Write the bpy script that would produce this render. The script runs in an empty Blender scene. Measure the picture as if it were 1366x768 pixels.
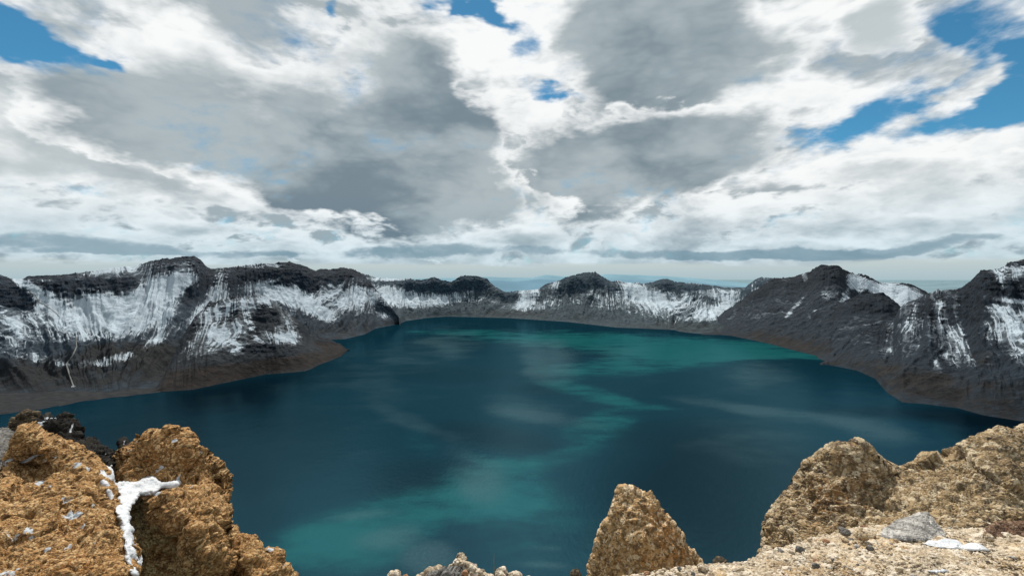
import bpy, math, random
import numpy as np

SC = bpy.context.scene
COL = SC.collection
rng = np.random.default_rng(7)

# ------------------------------------------------------------------ camera
W, HH, FPX = 1366.0, 768.0, 620.0
EYE = np.array([0.0, 0.0, 480.0])          # lake level is z = 0
PITCH = math.atan(12.0 / FPX)
cam = bpy.data.cameras.new("camera")
cam.sensor_width = 36.0
cam.lens = FPX / W * 36.0
cam.clip_start = 0.1
cam.clip_end = 300000.0
camo = bpy.data.objects.new("camera", cam)
COL.objects.link(camo)
camo.location = EYE
camo.rotation_euler = (math.pi / 2 - PITCH, 0, 0)
SC.camera = camo
SC.view_settings.view_transform = 'Standard'
SC.view_settings.look = 'None'
SC.view_settings.exposure = 0
SC.view_settings.gamma = 1
SC.cycles.max_bounces = 4
SC.cycles.diffuse_bounces = 2
SC.cycles.glossy_bounces = 2

CP, SP = math.cos(PITCH), math.sin(PITCH)


def ray(px, py):
    """view direction (y component = 1) for measured photo coordinates"""
    a = (np.asarray(px, float) - W / 2) / FPX
    b = (HH / 2 - np.asarray(py, float)) / FPX
    a, b = np.broadcast_arrays(a, b)
    dy = CP + b * SP
    dz = -SP + b * CP
    return np.stack([a / dy, np.ones_like(dy), dz / dy], -1)


def at(px, py, depth):
    return EYE + ray(px, py) * np.asarray(depth, float)[..., None]


def on_plane(px, py, z=0.0):
    r = ray(px, py)
    t = (z - EYE[2]) / r[..., 2]
    return EYE + r * t[..., None]


def project(P):
    d = P - EYE
    f = d[..., 1] * CP - d[..., 2] * SP
    u = d[..., 1] * SP + d[..., 2] * CP
    f = np.maximum(f, 1e-3)
    return W / 2 + FPX * d[..., 0] / f, HH / 2 - FPX * u / f


# ------------------------------------------------------------------ noise
def _hash(ix, iy, iz, seed):
    h = (ix.astype(np.uint32) * np.uint32(374761393) + iy.astype(np.uint32) * np.uint32(668265263)
         + iz.astype(np.uint32) * np.uint32(2147483647) + np.uint32((seed * 1274126177) & 0xffffffff))
    h = (h ^ (h >> np.uint32(13))) * np.uint32(1274126177)
    h = (h ^ (h >> np.uint32(16))) * np.uint32(2246822519)
    return h ^ (h >> np.uint32(15))


_G = rng.normal(size=(256, 3))
_G /= np.linalg.norm(_G, axis=1, keepdims=True)
_G = _G.astype(np.float32)


def perlin(P, seed=0):
    """3-D gradient noise, about -1..1"""
    P = np.asarray(P)
    sh = P.shape[:-1]
    P = P.reshape(-1, 3)
    i = np.floor(P).astype(np.int64)
    f = (P - i).astype(np.float32)
    w = f * f * f * (f * (f * 6 - 15) + 10)
    out = np.zeros(len(P), np.float32)
    for cx in (0, 1):
        wx = w[:, 0] if cx else 1 - w[:, 0]
        for cy in (0, 1):
            wy = w[:, 1] if cy else 1 - w[:, 1]
            for cz in (0, 1):
                wz = w[:, 2] if cz else 1 - w[:, 2]
                g = _G[_hash(i[:, 0] + cx, i[:, 1] + cy, i[:, 2] + cz, seed) & np.uint32(255)]
                d = g[:, 0] * (f[:, 0] - cx) + g[:, 1] * (f[:, 1] - cy) + g[:, 2] * (f[:, 2] - cz)
                out += d * wx * wy * wz
    return (out * 1.6).reshape(sh)


def fbm(P, octaves=5, seed=0, gain=0.5, lac=2.03, ridged=False):
    a, tot, out = 1.0, 0.0, 0
    P = np.asarray(P, float)
    for o in range(octaves):
        n = perlin(P, seed + o * 17)
        if ridged:
            n = 1 - 2 * np.abs(n)
        out = out + a * n
        tot += a
        a *= gain
        P = P * lac + 11.3
    return out / tot


def voronoi(P, seed=0):
    """F1 distance and a per-cell random value"""
    P = np.asarray(P, float)
    sh = P.shape[:-1]
    P = P.reshape(-1, 3)
    i = np.floor(P).astype(np.int64)
    f = (P - i).astype(np.float32)
    best = np.full(len(P), 9.0, np.float32)
    rnd = np.zeros(len(P), np.float32)
    for cx in (-1, 0, 1):
        for cy in (-1, 0, 1):
            for cz in (-1, 0, 1):
                h = _hash(i[:, 0] + cx, i[:, 1] + cy, i[:, 2] + cz, seed)
                jx = (h & np.uint32(1023)).astype(np.float32) / 1023 + cx - f[:, 0]
                jy = ((h >> np.uint32(10)) & np.uint32(1023)).astype(np.float32) / 1023 + cy - f[:, 1]
                jz = ((h >> np.uint32(20)) & np.uint32(1023)).astype(np.float32) / 1023 + cz - f[:, 2]
                d = jx * jx + jy * jy + jz * jz
                m = d < best
                best = np.where(m, d, best)
                rnd = np.where(m, ((h * np.uint32(2654435761)) >> np.uint32(16)).astype(np.float32) / 65535, rnd)
    return np.sqrt(best).reshape(sh), rnd.reshape(sh)


def smooth(a, b, x):
    t = np.clip((x - a) / (b - a), 0, 1)
    return t * t * (3 - 2 * t)


def blobs(px, py, items):
    """sum of soft ellipses (cx, cy, rx, ry, angle_deg, strength)"""
    out = np.zeros(np.shape(px))
    for cx, cy, rx, ry, an, s in items:
        c, sn = math.cos(math.radians(an)), math.sin(math.radians(an))
        dx, dy = px - cx, py - cy
        q = ((dx * c + dy * sn) / rx) ** 2 + ((-dx * sn + dy * c) / ry) ** 2
        out += s * np.exp(-q * q * 0.7 - q * 0.3)
    return out


# ------------------------------------------------------------------ mesh helpers
def make_mesh(name, verts, faces, smooth_shade=True, attrs=None):
    """faces: (n,4) or (n,3) int array; attrs: name -> float (n,) or (n,3)"""
    me = bpy.data.meshes.new(name)
    verts = np.asarray(verts, np.float32)
    faces = np.asarray(faces, np.int32)
    k = faces.shape[1]
    me.vertices.add(len(verts))
    me.vertices.foreach_set("co", verts.ravel())
    me.loops.add(faces.size)
    me.loops.foreach_set("vertex_index", faces.ravel())
    me.polygons.add(len(faces))
    me.polygons.foreach_set("loop_start", np.arange(0, faces.size, k, dtype=np.int32))
    if smooth_shade:
        me.polygons.foreach_set("use_smooth", np.ones(len(faces), bool))
    me.update(calc_edges=True)
    me.validate()
    for n, a in (attrs or {}).items():
        a = np.asarray(a, np.float32)
        if a.ndim == 1:
            at_ = me.attributes.new(n, 'FLOAT', 'POINT')
            at_.data.foreach_set("value", a)
        else:
            at_ = me.attributes.new(n, 'FLOAT_VECTOR', 'POINT')
            at_.data.foreach_set("vector", a.ravel())
    return me


def link(name, me, mat=None, label=None, cat=None, group=None, kind=None, parent=None, loc=None):
    o = bpy.data.objects.new(name, me)
    COL.objects.link(o)
    if mat is not None and me is not None and not me.materials:
        me.materials.append(mat)
    if label: o["label"] = label
    if cat: o["category"] = cat
    if group: o["group"] = group
    if kind: o["kind"] = kind
    if parent: o.parent = parent
    if loc is not None: o.location = loc
    return o


def grid_faces(nr, nc, keep=None):
    r, c = np.meshgrid(np.arange(nr - 1), np.arange(nc - 1), indexing='ij')
    a = (r * nc + c).ravel()
    f = np.stack([a, a + 1, a + nc + 1, a + nc], -1)
    return f


# ------------------------------------------------------------------ node helper
class NT:
    def __init__(self, tree):
        self.t = tree
        self.t.nodes.clear()

    def n(self, kind, ins=None, **props):
        nd = self.t.nodes.new(kind)
        for k, v in props.items():
            setattr(nd, k, v)
        for k, v in (ins or {}).items():
            s = nd.inputs[k]
            if isinstance(v, bpy.types.NodeSocket):
                self.t.links.new(v, s)
            elif isinstance(v, bpy.types.Node):
                self.t.links.new(v.outputs[0], s)
            else:
                s.default_value = v
        return nd

    def m(self, op, a, b=None, c=None, clamp=False):
        ins = {0: a}
        if b is not None: ins[1] = b
        if c is not None: ins[2] = c
        return self.n('ShaderNodeMath', ins, operation=op, use_clamp=clamp).outputs[0]

    def v(self, op, a, b=None, scale=None):
        ins = {0: a}
        if b is not None: ins[1] = b
        nd = self.n('ShaderNodeVectorMath', ins, operation=op)
        if scale is not None:
            if isinstance(scale, bpy.types.NodeSocket):
                self.t.links.new(scale, nd.inputs['Scale'])
            else:
                nd.inputs['Scale'].default_value = scale
        return nd

    def rng(self, x, a, b, c=0.0, d=1.0, interp='SMOOTHSTEP'):
        return self.n('ShaderNodeMapRange', {0: x, 1: a, 2: b, 3: c, 4: d}, interpolation_type=interp).outputs[0]

    def mix(self, f, a, b, blend='MIX'):
        nd = self.n('ShaderNodeMix', data_type='RGBA', blend_type=blend)
        for sock, val in ((nd.inputs[0], f), (nd.inputs[6], a), (nd.inputs[7], b)):
            if isinstance(val, bpy.types.NodeSocket):
                self.t.links.new(val, sock)
            elif hasattr(val, '__len__') and len(val) == 3:
                sock.default_value = (*val, 1)
            else:
                sock.default_value = val
        return nd.outputs[2]

    def noise(self, vec, scale, detail=5.0, rough=0.55, dist=0.0, lac=2.0):
        return self.n('ShaderNodeTexNoise', {'Vector': vec, 'Scale': scale, 'Detail': detail,
                                             'Roughness': rough, 'Distortion': dist, 'Lacunarity': lac}).outputs[0]

    def attr(self, name):
        return self.n('ShaderNodeAttribute', attribute_name=name)


def new_mat(name):
    m = bpy.data.materials.new(name)
    m.use_nodes = True
    return m, NT(m.node_tree)


def finish(nt, col, rough=0.9, bump=None, bump_strength=0.5, bump_dist=0.02, spec=0.25, **extra):
    ins = {'Base Color': col, 'Roughness': rough, 'Specular IOR Level': spec}
    if bump is not None:
        b = nt.n('ShaderNodeBump', {'Height': bump, 'Strength': bump_strength, 'Distance': bump_dist})
        ins['Normal'] = b.outputs[0]
    ins.update(extra)
    p = nt.n('ShaderNodeBsdfPrincipled', ins)
    nt.n('ShaderNodeOutputMaterial', {'Surface': p.outputs[0]})
    return p


# ------------------------------------------------------------------ sun
SUN_AZ = math.radians(-8)      # measured from +Y towards +X : almost straight ahead
SUN_EL = math.radians(52)
sun = bpy.data.lights.new("sun", 'SUN')
sun.energy = 5.0
sun.angle = math.radians(0.5)
sun.color = (1.0, 0.95, 0.87)
so = bpy.data.objects.new("sun", sun)
COL.objects.link(so)
sd = (math.sin(SUN_AZ) * math.cos(SUN_EL), math.cos(SUN_AZ) * math.cos(SUN_EL), math.sin(SUN_EL))
from mathutils import Vector
so.rotation_euler = Vector(sd).to_track_quat('Z', 'Y').to_euler()
so.location = (0, 0, 900)
# ================================================================== sky
world = bpy.data.worlds.new("World")
SC.world = world
world.use_nodes = True
nt = NT(world.node_tree)
tc = nt.n('ShaderNodeTexCoord').outputs['Generated']
D = nt.v('NORMALIZE', tc).outputs[0]
sep = nt.n('ShaderNodeSeparateXYZ', {0: D})
dx, dy, dz = sep.outputs
az = nt.m('ARCTAN2', dx, dy)
el = nt.m('ARCSINE', dz)
AE = nt.n('ShaderNodeCombineXYZ', {0: az, 1: el}).outputs[0]
# flattened cloud-deck coordinates
den = nt.m('ADD', nt.m('MAXIMUM', dz, 0.0), 0.62)
CK = nt.n('ShaderNodeCombineXYZ', {0: nt.m('DIVIDE', dx, den), 1: nt.m('DIVIDE', dy, den), 2: nt.m('MULTIPLY', dz, 2.0)}).outputs[0]
wn = nt.n('ShaderNodeTexNoise', {'Vector': CK, 'Scale': 2.4, 'Detail': 3.0}).outputs[1]
warp = nt.v('SCALE', nt.v('SUBTRACT', wn, (0.5, 0.5, 0.5)).outputs[0], scale=0.16).outputs[0]
CW = nt.v('ADD', CK, warp).outputs[0]
# warped az/el, so the hand-placed masses get ragged outlines
wn2 = nt.n('ShaderNodeTexNoise', {'Vector': CK, 'Scale': 3.6, 'Detail': 5.0, 'Roughness': 0.6}).outputs[1]
w2 = nt.v('MULTIPLY', nt.v('SUBTRACT', wn2, (0.5, 0.5, 0.5)).outputs[0], (0.30, 0.16, 0)).outputs[0]
AEW = nt.v('ADD', AE, w2).outputs[0]
AEL = nt.v('ADD', AE, nt.v('MULTIPLY', w2, (0.9, 0.34, 0)).outputs[0]).outputs[0]


def azel(px, py):
    r = ray(px, py)
    r = r / np.linalg.norm(r)
    return math.atan2(r[0], r[1]), math.asin(r[2])


def sky_blob(px, py, rx, ry, an, s, vec=None):
    """soft elliptical mass on the sky, placed by compass direction"""
    a0, e0 = azel(px, py)
    a1, _ = azel(px + 20, py)
    _, e1 = azel(px, py - 20)
    kx, ky = abs(a1 - a0) / 20, abs(e1 - e0) / 20
    mp = nt.n('ShaderNodeMapping', {'Vector': vec or AEW, 'Location': (a0, e0, 0),
                                    'Rotation': (0, 0, math.radians(-an)), 'Scale': (rx * kx, ry * ky, 1)},
              vector_type='TEXTURE')
    ln = nt.v('LENGTH', mp.outputs[0]).outputs['Value']
    return nt.m('MULTIPLY', nt.rng(ln, 0.25, 1.75, 1.0, 0.0), s)


def total(items, base, vec=None):
    acc = base
    for it in items:
        acc = nt.m('ADD', acc, sky_blob(*it, vec=vec))
    return acc


# cover: where the blue shows through (negative) 
holes = total([
    (70, 70, 95, 26, 22, -0.66), (16, 50, 50, 40, 0, -0.6), (150, 88, 40, 10, 10, -0.3), (640, 14, 48, 12, 12, -0.6), (590, 2, 40, 8, 0, -0.5), (697, 62, 16, 20, -40, -0.42),
    (735, 131, 28, 10, 0, -0.5), (1130, 165, 54, 26, -25, -0.68), (1222, 118, 56, 12, -38, -0.34),
    (1275, 158, 100, 20, -8, -0.66), (1335, 115, 54, 40, 0, -0.66), (1325, 55, 66, 44, 0, -0.56), (1262, 40, 30, 16, 0, -0.35),
    (435, 2, 14, 10, 0, -0.5), (165, 92, 30, 9, 20, -0.35),
    (1290, 12, 70, 18, 0, -0.2), (1500, 90, 90, 80, 0, -0.5),
    (560, 130, 0.1, 0.1, 0, 0.0)], 0.92)
f1 = nt.noise(CW, 4.5, 8.0, 0.62)
f3 = nt.noise(CW, 17.0, 6.0, 0.58)
cov = nt.m('ADD', holes, nt.m('MULTIPLY', nt.m('SUBTRACT', f1, 0.5), 1.5))
cov = nt.m('ADD', cov, nt.m('MULTIPLY', nt.m('SUBTRACT', f3, 0.5), 0.7))
alpha = nt.rng(cov, 0.26, 0.84)

# soft tone and puffy relief shared by all the cloud layers
fb = nt.noise(CW, 4.6, 9.0, 0.57)
fbu = nt.noise(nt.v('ADD', CW, (-0.01, -0.03, 0.09)).outputs[0], 4.6, 5.0, 0.57)
vo = nt.n('ShaderNodeTexVoronoi', {'Vector': nt.v('ADD', CW, nt.v('SCALE', nt.v('SUBTRACT', wn2, (0.5, 0.5, 0.5)).outputs[0], scale=0.10).outputs[0]).outputs[0],
                                   'Scale': 9.0, 'Detail': 2.0, 'Roughness': 0.55, 'Lacunarity': 2.3}, feature='F1', normalize=True).outputs['Distance']
puff = nt.m('SUBTRACT', 0.40, vo)
soft = nt.noise(CW, 2.2, 5.0, 0.5)
P_ = nt.m('MULTIPLY_ADD', nt.m('SUBTRACT', fb, 0.5), 2.6, nt.m('MULTIPLY', puff, 0.9))
lit = nt.m('SUBTRACT', fb, fbu)
WHITE = (0.95, 0.965, 0.965)


def layer(under, items, grey, deep, base=-0.55, gain=1.0, rim=0.72, soft_edge=0.26, strength=1.0, vec=None):
    """one bank of cumulus: crisp bright rim where thin, grey where thick, over what lies behind"""
    mass = total(items, base, vec)
    Dn = nt.m('ADD', mass, nt.m('MULTIPLY', P_, gain))
    a_ = nt.m('MULTIPLY', nt.rng(Dn, -0.02, soft_edge), strength)
    thick_ = nt.m('SUBTRACT', Dn, nt.m('MULTIPLY', lit, 1.5))
    g_ = nt.mix(nt.rng(nt.m('ADD', soft, nt.m('MULTIPLY', puff, -0.35)), 0.62, 0.34), deep, grey)
    c_ = nt.mix(nt.rng(thick_, 0.02, rim), WHITE, g_)
    return nt.mix(a_, under, c_)


t0 = nt.m('ADD', nt.m('MULTIPLY_ADD', nt.m('SUBTRACT', soft, 0.5), -1.8, 0.27), nt.m('MULTIPLY', puff, 1.7))
t0 = nt.m('ADD', t0, nt.m('MULTIPLY', lit, 3.0))
t0 = nt.m('ADD', t0, total([(672, 95, 70, 130, -5, 0.5), (690, 20, 130, 45, 0, 0.5), (1090, 50, 140, 50, -30, 0.25), (1190, 215, 140, 40, -5, 0.2), (290, 95, 120, 30, 15, 0.25), (1050, 150, 80, 30, 0, 0.3)], 0.0))
cloud = nt.mix(nt.rng(t0, 0.15, 1.0), (0.40, 0.46, 0.49), WHITE)
lowm = nt.m('MULTIPLY_ADD', nt.rng(el, 0.30, 0.06), 0.42, -0.14)
cloud = layer(cloud, [], (0.56, 0.62, 0.64), (0.38, 0.44, 0.475), base=lowm, rim=0.8)
# lighter banks behind
cloud = layer(cloud, [(150, 180, 190, 60, 10, 0.85), (130, 245, 220, 34, 6, 0.8), (420, 36, 170, 44, 8, 0.8), (130, 20, 110, 30, 20, 0.7), (1270, 265, 120, 50, 0, 0.75), (1120, 240, 120, 22, 0, 0.7), (1120, 90, 150, 40, -20, 0.7),
                      (1190, 30, 70, 40, -30, 0.7), (60, 110, 110, 34, 5, 0.55)], (0.54, 0.60, 0.62), (0.36, 0.42, 0.455), rim=0.8)
# right upper bank, middle bank, the big left bank
GREY_, DEEP_ = (0.43, 0.495, 0.52), (0.20, 0.262, 0.305)
cloud = layer(cloud, [(865, 105, 140, 95, 12, 1.05), (960, 58, 130, 60, 5, 0.9), (800, 40, 70, 50, 0, 0.6)], GREY_, DEEP_)
cloud = layer(cloud, [(800, 215, 170, 60, -8, 1.05), (920, 205, 160, 52, 5, 0.95), (700, 262, 120, 44, 0, 0.9)], GREY_, DEEP_)
cloud = layer(cloud, [(350, 180, 210, 80, 12, 1.1), (520, 115, 150, 95, 10, 1.05), (615, 180, 90, 90, 25, 0.9), (470, 240, 220, 50, 8, 0.95), (170, 165, 110, 44, 8, 0.75), (590, 280, 170, 46, 0, 0.9), (672, 130, 40, 90, 0, -0.8)], GREY_, (0.19, 0.252, 0.298), rim=0.8)
# low banks and flat bars above the horizon
cloud = layer(cloud, [(400, 300, 110, 24, 0, 0.8), (240, 308, 90, 20, 0, 0.7), (730, 318, 110, 22, 0, 0.8), (1070, 300, 110, 26, -6, 0.9), (960, 270, 90, 24, 0, 0.7), (1260, 310, 150, 24, 0, 0.7)], (0.50, 0.565, 0.59), (0.33, 0.40, 0.44), gain=0.9, vec=AEL)
cloud = layer(cloud, [(70, 320, 180, 17, 2, 1.0), (300, 338, 90, 7, 0, 0.8), (540, 335, 160, 11, 0, 0.9), (760, 330, 90, 9, 0, 0.75), (980, 339, 240, 9, 0, 1.1), (1160, 338, 90, 6, 0, 0.8), (1300, 322, 60, 8, 0, 0.7), (150, 338, 90, 5, 0, 0.7)], (0.30, 0.405, 0.455), (0.22, 0.335, 0.40), gain=0.85, rim=0.5, soft_edge=0.6, strength=0.75, vec=AEL)
# towards the horizon the deck is seen through more air
lowk = nt.rng(el, 0.03, 0.19, 1.0, 0.0)
cloud = nt.mix(nt.m('MULTIPLY', lowk, 0.9), cloud, (0.70, 0.83, 0.90), 'MULTIPLY')
sky = nt.n('ShaderNodeTexSky', sky_type='NISHITA', sun_disc=False, sun_elevation=SUN_EL, sun_rotation=SUN_AZ, altitude=2200, air_density=1.0, dust_density=0.5, ozone_density=1.5)
blue = nt.mix(1.0, nt.v('SCALE', sky.outputs[0], scale=0.105).outputs[0], (0.36, 0.84, 0.88), 'MULTIPLY')
col = nt.mix(alpha, blue, cloud)
# clear band under the deck, with long thin cloud bars
bn = nt.noise(nt.n('ShaderNodeCombineXYZ', {0: nt.m('MULTIPLY', az, 4.0), 1: nt.m('MULTIPLY', el, 60.0)}).outputs[0], 1.0, 6.0, 0.6)
edge = nt.m('ADD', el, nt.m('MULTIPLY', nt.m('SUBTRACT', bn, 0.5), 0.035))
band = nt.rng(edge, 0.024, 0.036, 1.0, 0.0)
hz = nt.n('ShaderNodeValToRGB', {0: nt.rng(el, -0.01, 0.045, 0.0, 1.0, 'LINEAR')})
hz.color_ramp.elements[0].color = (0.36, 0.50, 0.56, 1)
hz.color_ramp.elements[1].color = (0.60, 0.66, 0.64, 1)
col = nt.mix(band, col, hz.outputs[0])
gnd = nt.rng(el, -0.03, -0.005, 1.0, 0.0)
col = nt.mix(gnd, col, (0.10, 0.13, 0.15))
bg = nt.n('ShaderNodeBackground', {'Color': col, 'Strength': 1.0})
nt.n('ShaderNodeOutputWorld', {'Surface': bg.outputs[0]})
world.cycles.sampling_method = 'MANUAL'
world.cycles.sample_map_resolution = 384
# ================================================================== crater walls, lake, far hills
def mountain_material(name, dark, scree, veg, snow, rock_scale=1.0):
    m, n = new_mat(name)
    pos = n.n('ShaderNodeNewGeometry').outputs['Position']
    flow = n.attr('flow').outputs['Vector']
    S = n.attr('snow').outputs['Fac']
    V = n.attr('veg').outputs['Fac']
    C = n.attr('cliff').outputs['Fac']
    streak = n.noise(flow, 1.0, 8.0, 0.66, 0.12)
    fine = n.noise(pos, 0.045 * rock_scale, 8.0, 0.62)
    mid = n.noise(pos, 0.011 * rock_scale, 6.0, 0.6)
    k = n.m('ADD', S, n.m('MULTIPLY', n.m('SUBTRACT', streak, 0.5), 1.0))
    k = n.m('ADD', k, n.m('MULTIPLY', n.m('SUBTRACT', fine, 0.5), 1.1))
    k = n.m('ADD', k, n.m('MULTIPLY', n.m('SUBTRACT', mid, 0.5), 0.8))
    vn = n.noise(n.v('MULTIPLY', flow, (0.75, 0.45, 1.0)).outputs[0], 1.0, 6.0, 0.6, 0.3)
    vein = n.rng(n.m('ABSOLUTE', n.m('SUBTRACT', vn, 0.5)), 0.040, 0.012)
    k = n.m('ADD', k, n.m('MULTIPLY', n.m('MULTIPLY', vein, n.rng(S, 0.02, 0.30)), 0.42))
    mask = n.rng(k, 0.47, 0.60)
    tone = n.m('ADD', n.m('MULTIPLY', streak, 0.35), n.m('MULTIPLY', fine, 0.65))
    sc = n.mix(n.rng(tone, 0.36, 0.64), tuple(c * 0.6 for c in scree), tuple(c * 1.35 for c in scree))
    dk = n.mix(n.rng(fine, 0.35, 0.68), tuple(c * 0.55 for c in dark), tuple(c * 1.7 for c in dark))
    rock = n.mix(n.rng(C, 0.25, 0.65), sc, dk)
    vg = n.mix(n.rng(n.noise(pos, 0.02, 6.0, 0.65), 0.35, 0.65), tuple(c * 0.45 for c in veg), tuple(c * 1.5 for c in veg))
    vm = n.m('MULTIPLY', n.rng(n.m('ADD', V, n.m('ADD', n.m('MULTIPLY', n.m('SUBTRACT', mid, 0.5), 1.6), n.m('MULTIPLY', n.m('SUBTRACT', streak, 0.5), 0.9))), 0.3, 0.9), 0.8)
    rock = n.mix(vm, rock, vg)
    dust = n.m('MULTIPLY', n.rng(k, 0.02, 0.55), 0.26)
    rock = n.mix(dust, rock, snow)
    sn = n.mix(n.rng(streak, 0.3, 0.7), tuple(c * 0.62 for c in snow), snow)
    col = n.mix(mask, rock, sn)
    finish(n, col, 0.92, n.m('ADD', n.m('MULTIPLY', fine, 1.0), n.m('MULTIPLY', streak, 0.8)), 0.8, 9.0, 0.12)
    return m


def wall(name, label, ridge, shore, x0, x1, mat, seed=0, step=0.85, nf=150, nb=36, cliff_amt=0.22,
         gully=1.0, jag=1.0, snow_base=(0.05, 0.35), snow=(), vegs=(), cliffs=(), back=900.0, belly=0.28, ridge_soft=0.0, noise_scale=1.0, snow_gain=1.0, shear=0.0, fans=()):
    """one stretch of crater wall, from below the water line up to its ridge and down the far side"""
    xs = np.arange(x0, x1 + step, step)
    rg = np.array(ridge, float)
    sh = np.array(shore, float)
    ry = np.interp(xs, rg[:, 0], rg[:, 1])
    rd = np.interp(xs, rg[:, 0], rg[:, 2])
    k = np.ones(25) / 25
    rd = np.convolve(np.pad(rd, 12, 'edge'), k, 'valid')
    sy = np.interp(xs, sh[:, 0], sh[:, 1])
    Ps = on_plane(xs, sy)
    Pr = at(xs, ry, rd)
    n = len(xs)
    vf = np.linspace(-0.06, 1.0, nf)
    vb = 1.0 + (np.linspace(0, 1, nb + 1)[1:] ** 1.4)
    v = np.concatenate([vf, vb])[:, None]
    run = np.linalg.norm((Pr - Ps)[:, :2], axis=1)
    dirn = (Pr - Ps)[:, :2] / run[:, None]
    # along-slope distance and arc length along the wall
    mid = 0.5 * (Ps + Pr)
    s = np.concatenate([[0], np.cumsum(np.linalg.norm(np.diff(mid[:, :2], axis=0), axis=1))])
    s = np.broadcast_to(s[None, :], (len(v), n))
    vv = np.broadcast_to(v, (len(v), n))
    dist = np.where(vv <= 1, vv * run[None, :], run[None, :] + (vv - 1) * back)
    XY = Ps[None, :, :2] + dirn[None] * dist[..., None]
    zr = Pr[:, 2][None, :]
    PX = np.broadcast_to(xs[None, :], vv.shape)
    low = fbm(np.stack([s / 420, dist / 900, s * 0 + seed], -1), 3, seed)
    c = np.clip(cliff_amt * (1 + 1.1 * low), 0.0, 0.5)
    vc = np.clip(vv, -0.06, 1)
    v0 = 0.80 + 0.10 * fbm(np.stack([s / 160, s * 0, s * 0 + seed + 3.3], -1), 3, seed + 5)
    prof = (1 - c) * ((1 - belly) * vc + belly * np.sign(vc) * np.abs(vc) ** 2.1) + c * smooth(v0 - 0.10, v0 + 0.10, vc)
    prof_at1 = (1 - c) + c * smooth(v0 - 0.10, v0 + 0.10, 1.0)
    prof = prof / np.where(prof_at1 > 0.2, prof_at1, 1)
    z = zr * prof
    z = np.where(vv > 1, zr - 520 * (vv - 1), z)
    # fall lines: sheared along the wall, gathered or spread by fans (px centre, half width px, k)
    s_raw = s
    s = s - shear * dist
    s = s - 0.9 * (dist - 500) * fbm(np.stack([s_raw / 700, s * 0 + seed, s * 0 + 2.2], -1), 3, seed + 40)
    for fx, fw, fk in fans:
        sc0 = np.interp(fx, xs, s_raw[0])
        wgt = np.exp(-((PX - fx) / fw) ** 2)
        s = s + wgt * (s_raw - sc0) * (1 / (1 - fk * np.clip(1 - vv, 0, 1)) - 1)
    # gullies and ribs running down the slope
    ns = noise_scale
    wob = 40 * fbm(np.stack([s / 300, dist / 260, s * 0 + seed * 3.1], -1), 3, seed + 21)
    g1 = fbm(np.stack([(s + wob) / 190 / ns, dist / 1300 / ns, s * 0 + seed], -1), 4, seed + 1, ridged=True)
    g2 = fbm(np.stack([(s + wob) / 62 / ns, dist / 800 / ns, s * 0 + seed + 9], -1), 4, seed + 2, ridged=True)
    P3 = np.concatenate([XY, z[..., None]], -1)
    g3 = fbm(P3 / 75 / ns, 5, seed + 3, gain=0.58)
    amp = smooth(0.0, 0.22, vv) * np.where(vv < 1, 1 - 0.92 * smooth(0.66, 1.0, vv), 0.08 + 0.6 * smooth(1.0, 1.6, vv))
    amp = amp * np.clip(zr / 420, 0.15, 1.3)
    crag = smooth(0.62, 0.9, vv) * (vv <= 1)
    cl = np.clip(crag * (0.6 + 0.9 * low), 0, 1) + blobs(PX, project(P3)[1], cliffs)
    cl = np.clip(cl, 0, 1.2)
    rough = fbm(P3 / 30, 4, seed + 4, ridged=True)
    z = z + gully * amp * (62 * (g1 - 0.15) + 8 * (g2 - 0.15)) + amp * 24 * g3
    z = z + (cl * 9 * (rough - 0.2) * smooth(0.02, 0.2, vv) * (1 - 0.5 * smooth(0.9, 1.0, vv) * (vv <= 1))) * np.clip(zr / 300, 0.1, 1)
    # ragged crest
    jg = fbm(np.stack([s / 45, s * 0 + seed, s * 0], -1), 5, seed + 6, gain=0.6)
    z = z + jag * (11.0 * jg + 9.0 * np.round(2.2 * jg) / 2.2) * np.exp(-((vv - 1) / 0.10) ** 2)
    # bedding ledges in the crags
    strat = fbm(np.stack([s_raw / 90, dist / 90, z / 17 + 0.6 * low], -1), 4, seed + 14, gain=0.6)
    butt = fbm(np.stack([s_raw / 55, s * 0 + seed, z / 160], -1), 4, seed + 15, ridged=True)
    outw = np.clip(cl, 0, 1) * (22 * strat + 9 * (butt - 0.1)) * smooth(0.03, 0.2, vv) * np.clip(zr / 300, 0.1, 1)
    P = np.concatenate([XY - dirn[None] * outw[..., None], z[..., None]], -1)
    du = np.gradient(P, axis=1)
    dv = np.gradient(P, axis=0)
    nrm = np.cross(du, dv)
    nrm /= np.linalg.norm(nrm, axis=-1, keepdims=True) + 1e-9
    up = np.abs(nrm[..., 2])
    px, py = project(P)
    conc = np.clip(-(g1 + 0.5 * g2) * 0.35, -0.3, 0.3)
    h = np.clip(z / np.maximum(zr, 260), 0, 1.2)
    S = snow_base[0] + (snow_base[1] - snow_base[0]) * smooth(0.2, 0.75, h) + conc
    S = S + 0.42 + 0.7 * (up - 0.80) - 0.45 * cl + snow_gain * blobs(px, py, snow)
    S = S - 0.55 * (1 - smooth(0.06, 0.36, h))
    S = np.where((vv > 1) & (zr > 330), np.maximum(S, 0.75 + 0.3 * g3), S)
    veg = blobs(px, py, vegs) + 0.75 * (1 - smooth(0.06, 0.42, h)) - 0.2
    flow = np.stack([(s + wob) / 30 / ns, dist / 420 / ns, s * 0 + seed * 1.7], -1)
    me = make_mesh(name, P.reshape(-1, 3), grid_faces(len(v), n), attrs={
        'snow': S.ravel(), 'veg': veg.ravel(), 'cliff': cl.ravel(), 'flow': flow.reshape(-1, 3)})
    return link(name, me, mat, label, 'mountain', kind='structure')


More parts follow.
